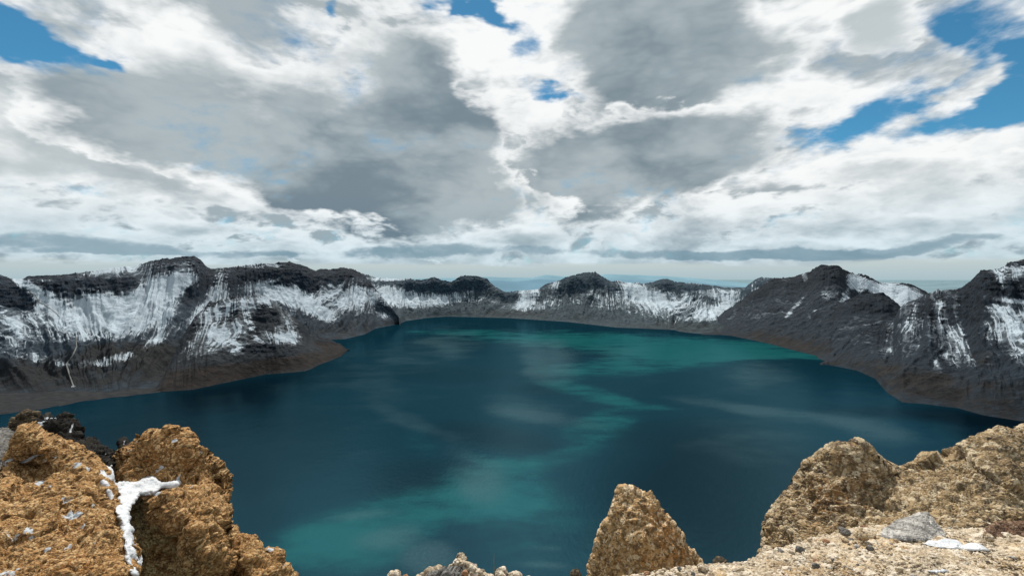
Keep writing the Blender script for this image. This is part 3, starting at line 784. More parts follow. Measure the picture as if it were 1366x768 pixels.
# ================================================================== foreground rocks
def grain_material(name, base, pale, darkc, orange, snow=(0.42, 0.45, 0.48), bump=1.0):
    m, n = new_mat(name)
    pos = n.n('ShaderNodeNewGeometry').outputs['Position']
    loc = n.v('SUBTRACT', pos, (0, 0, 480)).outputs[0]
    rn = n.attr('rnd').outputs['Fac']
    cv = n.attr('cav').outputs['Fac']
    S = n.attr('snow').outputs['Fac']
    Or = n.attr('tint').outputs['Fac']
    big = n.noise(loc, 2.2, 8.0, 0.68)
    stain = n.noise(loc, 1.1, 8.0, 0.7)
    fine = n.noise(loc, 55.0, 6.0, 0.65)
    mid = n.noise(loc, 9.0, 6.0, 0.62)
    vor = n.n('ShaderNodeTexVoronoi', {'Vector': loc, 'Scale': 75.0, 'Randomness': 1.0})
    vd, vc = vor.outputs['Distance'], vor.outputs['Color']
    vr = n.n('ShaderNodeSeparateColor', {0: vc}).outputs[0]
    c = n.mix(n.rng(mid, 0.32, 0.68), tuple(x * 0.70 for x in base), tuple(min(1, x * 1.18) for x in base))
    c = n.mix(n.m('MULTIPLY', n.rng(big, 0.42, 0.66), n.m('ADD', Or, 0.25, clamp=True)), c, orange)
    c = n.mix(n.m('MULTIPLY', n.rng(stain, 0.54, 0.68), 0.62), c, darkc)
    c = n.mix(n.m('MULTIPLY', n.rng(rn, 0.62, 0.9), 0.75), c, pale)
    c = n.mix(n.m('MULTIPLY', n.rng(rn, 0.13, 0.05), 0.75), c, darkc)
    c = n.mix(n.m('MULTIPLY', n.rng(vr, 0.76, 0.92), 0.6), c, pale)
    c = n.mix(n.m('MULTIPLY', n.rng(vr, 0.18, 0.08), 0.7), c, darkc)
    c = n.mix(n.m('MULTIPLY', n.rng(cv, 0.30, 0.75), 0.65), c, tuple(x * 0.22 for x in base))  # shade in pores and between grains, painted as darker colour
    k = n.m('ADD', S, n.m('MULTIPLY', n.m('SUBTRACT', n.noise(loc, 16.0, 8.0, 0.65), 0.5), 1.3))
    k = n.m('SUBTRACT', k, n.m('MULTIPLY', cv, 0.15))
    sm = n.rng(k, 0.46, 0.56)
    c = n.mix(sm, c, snow)
    h = n.m('ADD', n.m('MULTIPLY', fine, 0.7), n.m('MULTIPLY', vd, -0.6))
    finish(n, c, 0.92, n.m('MULTIPLY', h, n.m('SUBTRACT', 1.0, n.m('MULTIPLY', sm, 0.8))), 0.9, 0.014 * bump, 0.12)
    return m


OCHRE = grain_material("ochre tuff", (0.34, 0.190, 0.076), (0.56, 0.385, 0.20), (0.055, 0.030, 0.014), (0.26, 0.115, 0.034))
CONE = grain_material("tan conglomerate", (0.42, 0.275, 0.135), (0.64, 0.52, 0.36), (0.10, 0.065, 0.04), (0.44, 0.20, 0.055))
PALE = grain_material("pale conglomerate", (0.31, 0.222, 0.122), (0.54, 0.45, 0.315), (0.06, 0.045, 0.035), (0.21, 0.115, 0.048))
DARK = grain_material("black lava", (0.016, 0.015, 0.014), (0.035, 0.033, 0.028), (0.006, 0.006, 0.006), (0.040, 0.032, 0.020))
BROWN = grain_material("brown lava", (0.060, 0.046, 0.030), (0.16, 0.12, 0.075), (0.010, 0.009, 0.008), (0.070, 0.050, 0.026))
GREY = grain_material("grey andesite", (0.15, 0.145, 0.135), (0.22, 0.21, 0.20), (0.07, 0.07, 0.07), (0.16, 0.14, 0.12))
SLAB = grain_material("grey slab", (0.40, 0.385, 0.36), (0.52, 0.50, 0.47), (0.12, 0.12, 0.12), (0.36, 0.32, 0.27))
RUST = grain_material("rust red stone", (0.26, 0.145, 0.085), (0.38, 0.24, 0.15), (0.09, 0.05, 0.04), (0.32, 0.155, 0.06))
SAND = grain_material("pale sandy gravel", (0.47, 0.385, 0.275), (0.64, 0.57, 0.47), (0.14, 0.10, 0.07), (0.46, 0.31, 0.15))


def poly_inside(px, py, poly):
    ins = np.zeros(px.shape, bool)
    n = len(poly)
    for i in range(n):
        x0, y0 = poly[i]
        x1, y1 = poly[(i + 1) % n]
        if y0 == y1:
            continue
        cond = ((y0 > py) != (y1 > py)) & (px < (x1 - x0) * (py - y0) / (y1 - y0) + x0)
        ins ^= cond
    return ins


def poly_dist(px, py, poly):
    best = np.full(px.shape, 1e9)
    n = len(poly)
    for i in range(n):
        x0, y0 = poly[i]
        x1, y1 = poly[(i + 1) % n]
        ex, ey = x1 - x0, y1 - y0
        t = np.clip(((px - x0) * ex + (py - y0) * ey) / (ex * ex + ey * ey + 1e-9), 0, 1)
        best = np.minimum(best, (px - x0 - t * ex) ** 2 + (py - y0 - t * ey) ** 2)
    return np.sqrt(best)


def depth_field(px, py, cps):
    """smooth surface through (x, y, depth) control points (conical RBF + plane)"""
    c = np.array(cps, float)
    n = len(c)
    d = np.hypot(c[:, None, 0] - c[None, :, 0], c[:, None, 1] - c[None, :, 1])
    A = np.zeros((n + 3, n + 3))
    A[:n, :n] = d + np.eye(n) * 1e-6
    A[:n, n] = 1
    A[:n, n + 1:] = c[:, :2] / 100
    A[n, :n] = 1
    A[n + 1:, :n] = c[:, :2].T / 100
    w = np.linalg.solve(A, np.concatenate([c[:, 2], [0, 0, 0]]))
    out = w[n] + w[n + 1] * px / 100 + w[n + 2] * py / 100
    for i in range(n):
        out = out + w[i] * np.hypot(px - c[i, 0], py - c[i, 1])
    return out


def rock(name, label, cat, poly, cps, mat, seed=0, step=0.9, ystep=None, round_w=16, round_d=0.35, thick=0.8, grains=((17, 0.022), (42, 0.009)),
         lumps=((1.3, 0.10), (4.0, 0.05), (11.0, 0.018)), edge_noise=2.2, blocks=0.0, bscale=2.6, pits=0.0, snow=(), snow_base=-1.0, tint=(), kind=None, group=None, cracks=0.0, extra=None):
    poly = np.array(poly, float)
    x0, y0 = poly.min(0) - 6
    x1, y1 = poly.max(0) + 6
    xs = np.arange(x0, x1, step)
    ys = np.arange(y0, y1, ystep or step)
    PX, PY = np.meshgrid(xs, ys)
    D = depth_field(PX, PY, cps)
    sd = np.where(poly_inside(PX, PY, poly), 1, -1) * poly_dist(PX, PY, poly)
    P0 = at(PX, PY, D) - EYE
    en = fbm(P0 * 7.0, 4, seed + 50) * edge_noise * 1.4
    f1e, _ = voronoi(P0 * grains[0][0], seed + 3)
    sdn = sd + en + (0.5 - f1e) * edge_noise * 1.2
    t = np.clip(1 - sdn / round_w, 0, 1)
    dd = round_d * (1 - np.sqrt(np.maximum(1 - t ** 2, 0)))
    P = at(PX, PY, D + dd) - EYE
    for sc_, am in lumps:
        P[..., 1] += 0
    du = np.gradient(P, axis=1)
    dv = np.gradient(P, axis=0)
    N = np.cross(du, dv)
    N /= np.linalg.norm(N, axis=-1, keepdims=True) + 1e-12
    N *= np.where((N * P).sum(-1, keepdims=True) > 0, -1, 1)
    disp = np.zeros(PX.shape)
    for i, (sc_, am) in enumerate(lumps):
        disp += am * fbm(P0 * sc_, 4, seed + 60 + i, ridged=(i % 2 == 1))
    if cracks:
        ck = np.abs(fbm(P0 * 2.1 + 4.0, 4, seed + 80))
        disp -= cracks * np.exp(-(ck / 0.05) ** 2)
    cav = 0
    rn = None
    if blocks:
        # fracture blocks: stepped faces with sharp edges between them
        wq = P0 * np.array([1.0, 1.0, 0.75]) + 0.10 * np.stack([fbm(P0 * 2.2, 3, seed + 44), fbm(P0 * 2.2, 3, seed + 45), fbm(P0 * 2.2, 3, seed + 46)], -1)
        fa, ra = voronoi(wq * bscale, seed + 47)
        fb_, rb = voronoi(wq * bscale * 2.6, seed + 48)
        disp += blocks * (ra - 0.5) + 0.42 * blocks * (rb - 0.5) - 0.5 * blocks * smooth(0.55, 0.85, fa)
    Pw = P0 + 0.02 * np.stack([fbm(P0 * 9, 2, seed + 71), fbm(P0 * 9, 2, seed + 72), fbm(P0 * 9, 2, seed + 73)], -1)
    gmask = 0.15 + 1.1 * smooth(-0.30, 0.40, fbm(P0 * 2.6, 4, seed + 90))
    for i, (sc_, am) in enumerate(grains):
        f1, r1 = voronoi(Pw * sc_, seed + 3 + i)
        bump = np.sqrt(np.clip(1 - (f1 / 0.72) ** 2, 0, 1))
        disp += am * (bump - 0.5) * (0.45 + 1.1 * r1) * gmask
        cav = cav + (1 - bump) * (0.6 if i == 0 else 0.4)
        if rn is None:
            rn = r1
    disp += 0.011 * fbm(P0 * 42, 4, seed + 95, gain=0.65)
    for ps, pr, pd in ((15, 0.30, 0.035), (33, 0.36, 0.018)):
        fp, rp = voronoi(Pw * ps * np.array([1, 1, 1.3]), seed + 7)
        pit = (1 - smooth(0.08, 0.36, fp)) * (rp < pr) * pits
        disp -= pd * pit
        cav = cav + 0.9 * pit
    shrink = smooth(-1, 5, sdn)
    P = P + N * (disp * (0.4 + 0.6 * shrink))[..., None]
    # back surface
    B = at(PX, PY, D + round_d + 0.02 + thick * np.sqrt(np.clip(sdn / (round_w * 2.5), 0, 1))) - EYE
    B += 0.06 * np.stack([fbm(B * 2.0, 2, seed + 33)] * 3, -1)
    ins = sdn > 0
    fm = ins[:-1, :-1] & ins[1:, :-1] & ins[:-1, 1:] & ins[1:, 1:]
    nr, nc = PX.shape
    idx = np.arange(nr * nc).reshape(nr, nc)
    a, b, c, d = idx[:-1, :-1][fm], idx[:-1, 1:][fm], idx[1:, 1:][fm], idx[1:, :-1][fm]
    front = np.stack([d, c, b, a], -1)
    K = nr * nc
    backf = np.stack([a + K, b + K, c + K, d + K], -1)
    M = np.pad(fm, 1)
    rim = []
    core = M[1:-1, 1:-1]
    for (sl, e0, e1) in ((M[:-2, 1:-1], (idx[:-1, :-1]), (idx[:-1, 1:])), (M[2:, 1:-1], idx[1:, 1:], idx[1:, :-1]),
                         (M[1:-1, :-2], idx[1:, :-1], idx[:-1, :-1]), (M[1:-1, 2:], idx[:-1, 1:], idx[1:, 1:])):
        bd = core & ~sl
        p, q = e0[bd], e1[bd]
        rim.append(np.stack([p, q, q + K, p + K], -1))
    F = np.concatenate([front, backf] + rim)
    V = np.concatenate([P.reshape(-1, 3), B.reshape(-1, 3)])
    used = np.unique(F)
    mp = np.full(2 * K, -1)
    mp[used] = np.arange(len(used))
    V = V[used]
    F = mp[F]
    S = snow_base + blobs(PX, PY, snow)
    tn = np.clip(blobs(PX, PY, tint), 0, 1)

    def ext(A):
        return np.concatenate([np.broadcast_to(A, PX.shape).ravel(), np.broadcast_to(A, PX.shape).ravel()])[used]
    org = V.mean(0)
    org[2] = V[:, 2].min()
    me = make_mesh(name, V - org, F, attrs={'snow': ext(S), 'rnd': ext(rn), 'cav': ext(cav), 'tint': ext(tn)})
    return link(name, me, mat, label, cat, group=group, kind=kind, loc=tuple(org + EYE))


LG = ((34, 0.008), (80, 0.006))
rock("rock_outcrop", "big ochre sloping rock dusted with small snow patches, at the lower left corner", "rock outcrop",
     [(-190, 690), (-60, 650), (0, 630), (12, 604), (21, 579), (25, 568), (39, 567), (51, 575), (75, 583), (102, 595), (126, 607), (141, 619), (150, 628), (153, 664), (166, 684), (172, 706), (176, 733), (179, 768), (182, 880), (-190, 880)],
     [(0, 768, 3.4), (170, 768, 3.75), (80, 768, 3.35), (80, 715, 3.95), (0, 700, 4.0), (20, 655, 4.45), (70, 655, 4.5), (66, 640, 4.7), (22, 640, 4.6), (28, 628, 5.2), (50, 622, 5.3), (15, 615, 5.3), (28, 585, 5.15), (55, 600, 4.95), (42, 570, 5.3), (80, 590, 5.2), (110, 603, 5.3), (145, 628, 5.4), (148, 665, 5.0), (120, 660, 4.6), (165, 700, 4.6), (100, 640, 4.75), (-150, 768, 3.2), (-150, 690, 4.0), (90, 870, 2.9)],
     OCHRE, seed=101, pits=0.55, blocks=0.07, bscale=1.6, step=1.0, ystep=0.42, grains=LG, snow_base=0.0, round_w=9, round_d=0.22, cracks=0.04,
     snow=[(55, 640, 11, 6, -15, 0.75), (68, 650, 5, 3, 0, 0.6), (72, 610, 6, 2.5, 0, 0.7), (102, 622, 8, 3, 5, 0.75), (116, 626, 7, 3, 0, 0.65), (95, 690, 15, 7, -20, 0.8), (88, 670, 14, 4, -20, 0.7), (112, 708, 8, 9, 20, 0.75), (120, 677, 4, 5, 0, 0.6), (40, 714, 8, 9, 20, 0.62), (16, 720, 18, 4, -15, 0.6),
           (62, 734, 8, 4, 0, 0.65), (90, 732, 9, 4, -30, 0.6), (8, 762, 16, 5, -20, 0.7), (30, 752, 10, 3, -20, 0.55), (38, 612, 7, 3, -20, 0.7), (48, 610, 7, 3, 0, 0.7), (10, 620, 6, 3, -15, 0.7), (56, 616, 5, 2, -30, 0.6), (20, 675, 5, 2, 0, 0.5), (70, 630, 4, 3, 0, 0.6), (2, 612, 5, 5, 0, 0.8), (48, 678, 5, 2, 0, 0.4), (120, 732, 6, 3, 0, 0.45), (0, 706, 7, 4, 0, 0.5)],
     tint=[(80, 740, 80, 30, 0, 0.9), (60, 690, 60, 30, 0, 0.4)])

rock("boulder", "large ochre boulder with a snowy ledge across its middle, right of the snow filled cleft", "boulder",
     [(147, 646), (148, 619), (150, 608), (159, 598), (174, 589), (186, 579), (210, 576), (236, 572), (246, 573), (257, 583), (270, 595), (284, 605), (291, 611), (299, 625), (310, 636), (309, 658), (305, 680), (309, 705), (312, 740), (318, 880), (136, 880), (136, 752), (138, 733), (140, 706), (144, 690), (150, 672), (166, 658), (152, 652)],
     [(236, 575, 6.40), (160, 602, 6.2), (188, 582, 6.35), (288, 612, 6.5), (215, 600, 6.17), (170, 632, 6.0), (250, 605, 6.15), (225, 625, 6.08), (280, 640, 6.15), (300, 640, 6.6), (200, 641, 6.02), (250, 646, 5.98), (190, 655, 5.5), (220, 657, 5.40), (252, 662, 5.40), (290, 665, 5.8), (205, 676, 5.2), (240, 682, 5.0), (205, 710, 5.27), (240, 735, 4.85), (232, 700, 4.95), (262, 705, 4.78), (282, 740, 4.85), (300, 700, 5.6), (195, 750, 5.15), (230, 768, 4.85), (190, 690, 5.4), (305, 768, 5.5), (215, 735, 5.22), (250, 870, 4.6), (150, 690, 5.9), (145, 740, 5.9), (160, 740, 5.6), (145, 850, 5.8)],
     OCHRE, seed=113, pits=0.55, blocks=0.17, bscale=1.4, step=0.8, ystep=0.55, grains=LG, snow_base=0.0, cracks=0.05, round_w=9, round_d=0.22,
     snow=[(190, 650, 26, 6, -8, 0.7), (222, 651, 22, 4, -8, 0.65), (236, 643, 8, 6, -40, 0.6), (260, 644, 9, 3, 10, 0.6), (216, 628, 9, 6, -40, 0.62), (237, 594, 5, 3, 0, 0.75), (262, 606, 4, 2.5, 0, 0.65), (246, 625, 4, 2, 0, 0.5), (258, 636, 3, 2, 0, 0.6), (172, 598, 6, 3, -30, 0.55), (182, 586, 6, 2, -30, 0.5), (178, 664, 5, 10, 20, 0.6), (208, 660, 4, 4, 0, 0.5), (252, 658, 3, 4, 0, 0.5)],
     tint=[(215, 740, 40, 40, 0, 1.0), (175, 625, 30, 20, 0, 0.9), (230, 610, 50, 20, 0, 0.5), (300, 720, 20, 50, 0, 0.8)])

rock("rock", "low ochre rock with two blunt teeth standing against the lake, right of the large boulder", "rock",
     [(298, 700), (308, 699), (314, 700), (319, 710), (329, 712), (341, 712), (346, 718), (349, 733), (353, 736), (359, 731), (370, 729), (376, 737), (379, 753), (386, 760), (395, 768), (404, 880), (290, 880)],
     [(310, 702, 6.1), (330, 716, 6.0), (342, 716, 6.1), (330, 745, 5.6), (352, 745, 5.9), (366, 735, 6.0), (368, 760, 5.7), (385, 765, 6.0), (340, 800, 5.3), (300, 760, 5.7), (380, 870, 5.4)],
     OCHRE, seed=127, pits=0.55, blocks=0.08, bscale=2.4, grains=LG, snow_base=0.0, snow=[(361, 737, 3, 3, 0, 0.7), (375, 757, 2, 2, 0, 0.5)], round_w=10, round_d=0.25, tint=[(340, 750, 50, 40, 0, 0.9)])

rock("rock", "conical tan rock standing alone in front of the lake", "rock",
     [(776, 800), (782, 768), (793, 728), (804, 699), (813, 681), (820, 656), (827, 648), (848, 647), (855, 651), (870, 651), (875, 659), (884, 673), (892, 688), (903, 706), (917, 725), (928, 737), (936, 747), (936, 755), (938, 770), (944, 880), (765, 880)],
     [(838, 652, 4.80), (866, 656, 4.80), (822, 662, 4.85), (790, 750, 4.85), (815, 710, 4.72), (840, 715, 4.50), (862, 690, 4.56), (872, 715, 4.44), (884, 690, 4.72), (897, 735, 4.62), (908, 720, 4.85), (930, 747, 4.95), (862, 768, 4.30), (905, 768, 4.5), (790, 790, 4.75), (850, 860, 4.1), (838, 682, 4.62)],
     CONE, seed=139, pits=0.45, blocks=0.06, bscale=2.2, grains=((24, 0.012), (56, 0.009)), round_w=9, round_d=0.22, edge_noise=2.4, tint=[(888, 712, 16, 34, -30, 1.0), (870, 740, 30, 20, 0, 0.6)], lumps=((1.5, 0.08), (4.0, 0.05)))

rock("rock_outcrop", "massive pebbly outcrop with domed left end and taller right end behind the gravel ledge", "rock outcrop",
     [(985, 830), (1004, 752), (1015, 730), (1023, 706), (1030, 682), (1044, 658), (1056, 637), (1071, 616), (1095, 598), (1104, 592), (1128, 590), (1146, 588), (1158, 594), (1165, 605), (1182, 622), (1196, 628), (1211, 629), (1226, 625), (1236, 611), (1253, 608), (1265, 602), (1286, 592), (1304, 578), (1319, 571), (1340, 570), (1355, 574), (1366, 570), (1400, 566), (1450, 580), (1520, 610), (1520, 880), (985, 880)],
     [(1125, 594, 4.72), (1150, 600, 4.75), (1100, 602, 4.85), (1030, 690, 4.9), (1058, 650, 4.95), (1085, 640, 4.70), (1125, 640, 4.48), (1155, 640, 4.55), (1020, 740, 4.75), (1080, 700, 4.45), (1125, 690, 4.28), (1165, 675, 4.36), (1190, 632, 4.95), (1205, 665, 4.42), (1230, 640, 4.7), (1215, 695, 4.0), (1260, 618, 4.75), (1265, 660, 4.25), (1320, 580, 4.85), (1320, 620, 4.45), (1330, 660, 4.15), (1355, 600, 4.7), (1366, 690, 3.95), (1290, 700, 3.85), (1450, 650, 4.3), (1450, 600, 4.9), (1060, 760, 4.2), (1200, 800, 3.4), (1400, 800, 3.3), (1000, 860, 4.4)],
     PALE, seed=151, pits=0.45, blocks=0.09, bscale=1.7, step=1.0, ystep=0.55, grains=((20, 0.015), (48, 0.011)), round_w=10, round_d=0.25, edge_noise=2.6, lumps=((1.3, 0.10), (4.0, 0.06)),
     tint=[(1120, 660, 60, 50, 0, 1.0), (1150, 620, 40, 25, 0, 0.6), (1330, 700, 40, 20, 0, 0.5)])

DG = ((14, 0.05), (40, 0.02))
rock("rock", "rugged brown topped dark rock at the upper left, behind the ochre slope", "rock",
     [(6, 580), (15, 562), (27, 550), (37, 548), (49, 549), (53, 554), (49, 558), (52, 566), (50, 590), (0, 590)],
     [(30, 555, 7.6), (45, 556, 7.5), (15, 575, 7.5), (40, 575, 7.2), (20, 590, 7.1)], BROWN, seed=163, step=0.6, grains=DG, round_w=6, round_d=0.25, thick=0.4, edge_noise=1.4, tint=[(38, 556, 12, 6, 0, 1)], lumps=((3, 0.12), (8, 0.08)))
rock("rock", "jagged black rock streaked with snow, behind the ochre slope at the upper left", "rock",
     [(46, 562), (55, 557), (64, 554), (75, 556), (80, 551), (90, 552), (96, 560), (103, 570), (106, 584), (104, 600), (60, 600), (46, 580)],
     [(60, 560, 7.1), (85, 556, 7.1), (98, 570, 7.0), (70, 575, 6.7), (90, 585, 6.6), (55, 580, 6.7), (80, 600, 6.4)], DARK, seed=173, step=0.6, grains=DG, round_w=7, round_d=0.3, thick=0.4, edge_noise=1.6, snow_base=0.0,
     snow=[(56, 571, 5, 6, 0, 0.85), (66, 560, 12, 3, -10, 0.6), (75, 562, 6, 6, 0, 0.45), (63, 567, 7, 3, -20, 0.55), (92, 576, 3, 3, 0, 0.6), (92, 580, 3, 2, 0, 0.5)], tint=[(92, 562, 10, 10, 0, 1)], lumps=((3, 0.12), (8, 0.10)))
rock("rock", "low black rock with flecks of snow between the ochre slope and the large boulder", "rock",
     [(98, 592), (106, 587), (118, 584), (127, 588), (139, 597), (150, 603), (153, 608), (149, 630), (138, 632), (105, 612)],
     [(112, 592, 6.6), (126, 592, 6.7), (148, 608, 6.6), (125, 605, 6.2), (140, 620, 6.1), (110, 605, 6.1)], DARK, seed=181, step=0.6, grains=DG, round_w=6, round_d=0.25, thick=0.4, edge_noise=1.4, snow_base=0.0, snow=[(120, 591, 7, 2, 20, 0.5), (137, 610, 4, 2, 0, 0.5)], tint=[(112, 598, 10, 6, 0, 1)], lumps=((3, 0.1), (8, 0.08)))
rock("rock", "tiny black rock with a fleck of snow peeping out left of the large boulder's top", "rock",
     [(156, 606), (158, 588), (161, 585), (165, 584), (169, 587), (173, 592), (174, 606)],
     [(160, 590, 7.0), (168, 592, 7.0), (165, 600, 6.8)], DARK, seed=191, step=0.5, grains=DG, round_w=5, round_d=0.2, thick=0.2, edge_noise=1.0, snow_base=0.0, snow=[(165, 592, 2, 3, 0, 0.6)], lumps=((3, 0.06), (8, 0.05)))
rock("rock", "smooth grey rock cut by the left edge of the picture", "rock",
     [(-120, 640), (-120, 560), (-40, 566), (0, 570), (10, 571), (22, 575), (20, 588), (12, 606), (8, 640)],
     [(0, 574, 7.2), (20, 577, 7.3), (5, 600, 6.6), (-40, 590, 6.6), (-100, 575, 7.0), (-100, 630, 6.2), (5, 632, 6.3)], GREY, seed=199, step=0.8, grains=((30, 0.01), (70, 0.006)), round_w=8, round_d=0.25, thick=0.5, lumps=((2, 0.05), (7, 0.03)))


# ---- gravel ledge in front of the camera
def ground_z(y):
    return -1.3 - 0.2 * y


def ground_depth(py):
    k = -ray(683, py)[..., 2]
    return 1.3 / (k - 0.2)


EDGE = np.array([(300, 800), (450, 790), (520, 776), (560, 773), (640, 771), (700, 776), (780, 777), (850, 768), (900, 758), (950, 756), (1000, 752), (1012, 745), (1040, 734), (1080, 721), (1110, 715), (1150, 705), (1190, 700), (1240, 697), (1366, 694), (1700, 690)], float)
_gc = {}


def gravel_ledge():
    xs = np.arange(330, 1640, 1.3)
    ye = np.interp(xs, EDGE[:, 0], EDGE[:, 1]) + 2.2 * fbm(np.stack([xs / 22, xs * 0, xs * 0 + 4], -1), 4, 300)
    Ye = ground_depth(ye)
    ts = np.linspace(0, 1, 190)
    Yg = 1.3 + (Ye[None, :] - 1.3) * ts[:, None] ** 0.8
    Xg = Yg * ((xs[None, :] - W / 2) / FPX)
    Zg = ground_z(Yg)
    td = np.linspace(0, 1, 50)[1:, None]
    Yd = Ye[None, :] + 0.55 * td + 0.03
    Xd = Yd * ((xs[None, :] - W / 2) / FPX)
    Zd = ground_z(Ye)[None, :] - 2.6 * td ** 0.9
    P = np.concatenate([np.stack([Xg, Yg, Zg], -1), np.stack([Xd, Yd, Zd], -1)])
    f1, r1 = voronoi(P * 17, 311)
    f2, r2 = voronoi(P * 40, 312)
    b1 = np.sqrt(np.clip(1 - (f1 / 0.72) ** 2, 0, 1))
    b2 = np.sqrt(np.clip(1 - (f2 / 0.72) ** 2, 0, 1))
    g = smooth(-0.2, 0.4, fbm(P * 3.0, 3, 313))
    dz = 0.020 * b1 * r1 * (0.3 + g) + 0.011 * b2 * (0.4 + r2) + 0.05 * fbm(P * 1.6, 3, 314) + 0.004 * fbm(P * 70, 2, 315)
    P[..., 2] += dz
    P[len(ts):, :, 1] += 0.15 * fbm(P[len(ts):] * 2.5, 4, 316)
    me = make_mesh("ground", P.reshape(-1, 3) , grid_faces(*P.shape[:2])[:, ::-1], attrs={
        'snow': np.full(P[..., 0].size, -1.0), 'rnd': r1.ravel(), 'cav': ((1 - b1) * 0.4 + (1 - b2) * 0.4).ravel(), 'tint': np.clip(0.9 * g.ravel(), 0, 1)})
    link("ground", me, SAND, "pale sandy gravel ledge at the bottom right, in front of the rocks", "ground", kind='structure', loc=tuple(EYE))


gravel_ledge()


def stone_mesh(name, seed, flat=0.7, sub=3):
    import bmesh
    bm = bmesh.new()
    bmesh.ops.create_icosphere(bm, subdivisions=sub, radius=1.0)
    V = np.array([v.co[:] for v in bm.verts])
    r = np.random.default_rng(seed)
    for _ in range(9):                      # chip flat facets off
        nrm = r.normal(size=3)
        nrm /= np.linalg.norm(nrm)
        lim = r.uniform(0.55, 0.85)
        d = V @ nrm
        V = V - np.clip(d - lim, 0, None)[:, None] * nrm * 0.9
    vf, _ = voronoi(V * 1.9 + seed, seed + 5)
    V = V * (1 + 0.22 * fbm(V * 1.3 + seed, 4, seed) + 0.09 * fbm(V * 4 + seed, 3, seed + 1, ridged=True) + 0.22 * (0.5 - vf))[:, None]
    V *= np.array([r.uniform(0.8, 1.2), r.uniform(0.75, 1.1), flat * r.uniform(0.8, 1.2)])
    F = np.array([[v.index for v in f.verts] for f in bm.faces])
    bm.free()
    f1, r1 = voronoi(V * 2.5 + seed, seed)
    me = make_mesh(name, V, F, attrs={'snow': np.full(len(V), -1.0), 'rnd': 0.25 + 0.45 * r1, 'cav': np.zeros(len(V)), 'tint': np.full(len(V), 0.2)})
    return me


def put_stone(me, name, px, py, depth, size, label, group, mat_unused=None, sq=(1, 1, 1), rz=0.0, tilt=0.0):
    o = link(name, me, None, label, "stone", group=group)
    p = at(px, py, depth)
    o.location = p
    o.scale = (size * sq[0], size * sq[1], size * sq[2])
    o.rotation_euler = (tilt, tilt * 0.6, rz)
    return o


def ms(seed, mat, flat=0.7):
    me = stone_mesh("stone", seed, flat)
    me.materials.append(mat)
    return me


# named stones along the bottom edge and beside the outcrop
def px_m(depth):
    return depth / FPX


named = [
    (541, 772, 2.94, 6, RUST, "small pinkish stone near the left end of the bottom row", 0.8),
    (560, 771, 2.94, 6, SAND, "little pale stone between the pinkish stone and the pointed stone", 0.8),
    (621, 764, 2.78, 5, RUST, "dark red brown pebble wedged in the pale heap at the bottom centre", 0.9),
    (705, 771, 2.94, 5, SAND, "last tiny pale stone of the bottom row, left of the conical rock", 0.7),
    (768, 767, 3.6, 9, BROWN, "small dark brown stone at the left foot of the conical rock", 0.9),
    (961, 750, 3.10, 10, BROWN, "oval dark brown stone on the gravel rim right of the conical rock", 0.6),
    (1126, 708, 3.55, 7, GREY, "dark grey cobble on the gravel below the domed outcrop", 0.8),
    (1150, 714, 3.45, 9, SAND, "big white angular cobble left of the grey slab", 0.75),
    (1102, 722, 3.45, 5, RUST, "rusty orange cobble on the gravel below the domed outcrop", 0.6),
    (1090, 749, 3.12, 7, RUST, "flat red brown cobble in the middle of the gravel ledge", 0.5),
    (1025, 737, 3.35, 9, SAND, "pale block on the lip of the gravel ledge under the dome's left foot", 0.8),
    (1040, 737, 3.30, 8, GREY, "bluish grey cobble on the lip of the gravel ledge", 0.8),
    (1320, 717, 3.45, 6, SAND, "pale cobble on the gravel below the brown rock", 0.8),
]
for i, (px, py, dep, r, mat, lab, fl) in enumerate(named):
    put_stone(ms(500 + i, mat, fl), "stone", px, py, dep, r * px_m(dep), lab, None, sq=(1, 1, 1.0), rz=i * 1.3)

HG = ((38, 0.012), (90, 0.006))
HL = ((5, 0.05), (14, 0.03))
for poly, dep, mat, lab, sd_ in (
    ([(596, 800), (598, 760), (600, 754), (607, 745), (611, 743), (611, 738), (616, 736), (624, 741), (625, 748), (636, 752), (638, 757), (646, 758), (649, 764), (657, 767), (660, 800)], 2.98, SAND, "tallest heap of pale crumbly stone on the bottom edge, with a knob on top", 401),
    ([(516, 795), (519, 767), (522, 763), (529, 763), (532, 768), (534, 795)], 2.96, SAND, "leftmost small pale stone on the bottom edge", 402),
    ([(552, 795), (556, 767), (566, 766), (569, 761), (581, 756), (587, 760), (592, 795)], 2.95, SAND, "pale pointed stone left of the grey stone on the bottom edge", 403),
    ([(572, 800), (576, 767), (586, 760), (591, 758), (595, 760), (608, 762), (616, 767), (618, 800)], 2.82, GREY, "rounded grey stone on the bottom edge in front of the pale heap", 404),
    ([(656, 795), (659, 767), (660, 763), (673, 755), (675, 757), (679, 766), (681, 795)], 2.95, SAND, "pale triangular stone just right of the thin stalk", 405),
    ([(676, 795), (679, 764), (689, 763), (695, 766), (699, 795)], 2.93, SAND, "low pale stone at the right end of the bottom row", 406)):
    cx_ = sum(p[0] for p in poly) / len(poly)
    rock("stone", lab, "stone", poly, [(cx_, 740, dep + 0.04), (cx_, 770, dep - 0.06), (cx_ - 15, 775, dep + 0.02), (cx_ + 15, 775, dep + 0.02), (cx_, 800, dep - 0.08)], mat, seed=sd_, step=0.5,
         grains=HG, round_w=7, round_d=0.10, thick=0.1, edge_noise=1.2, lumps=HL)

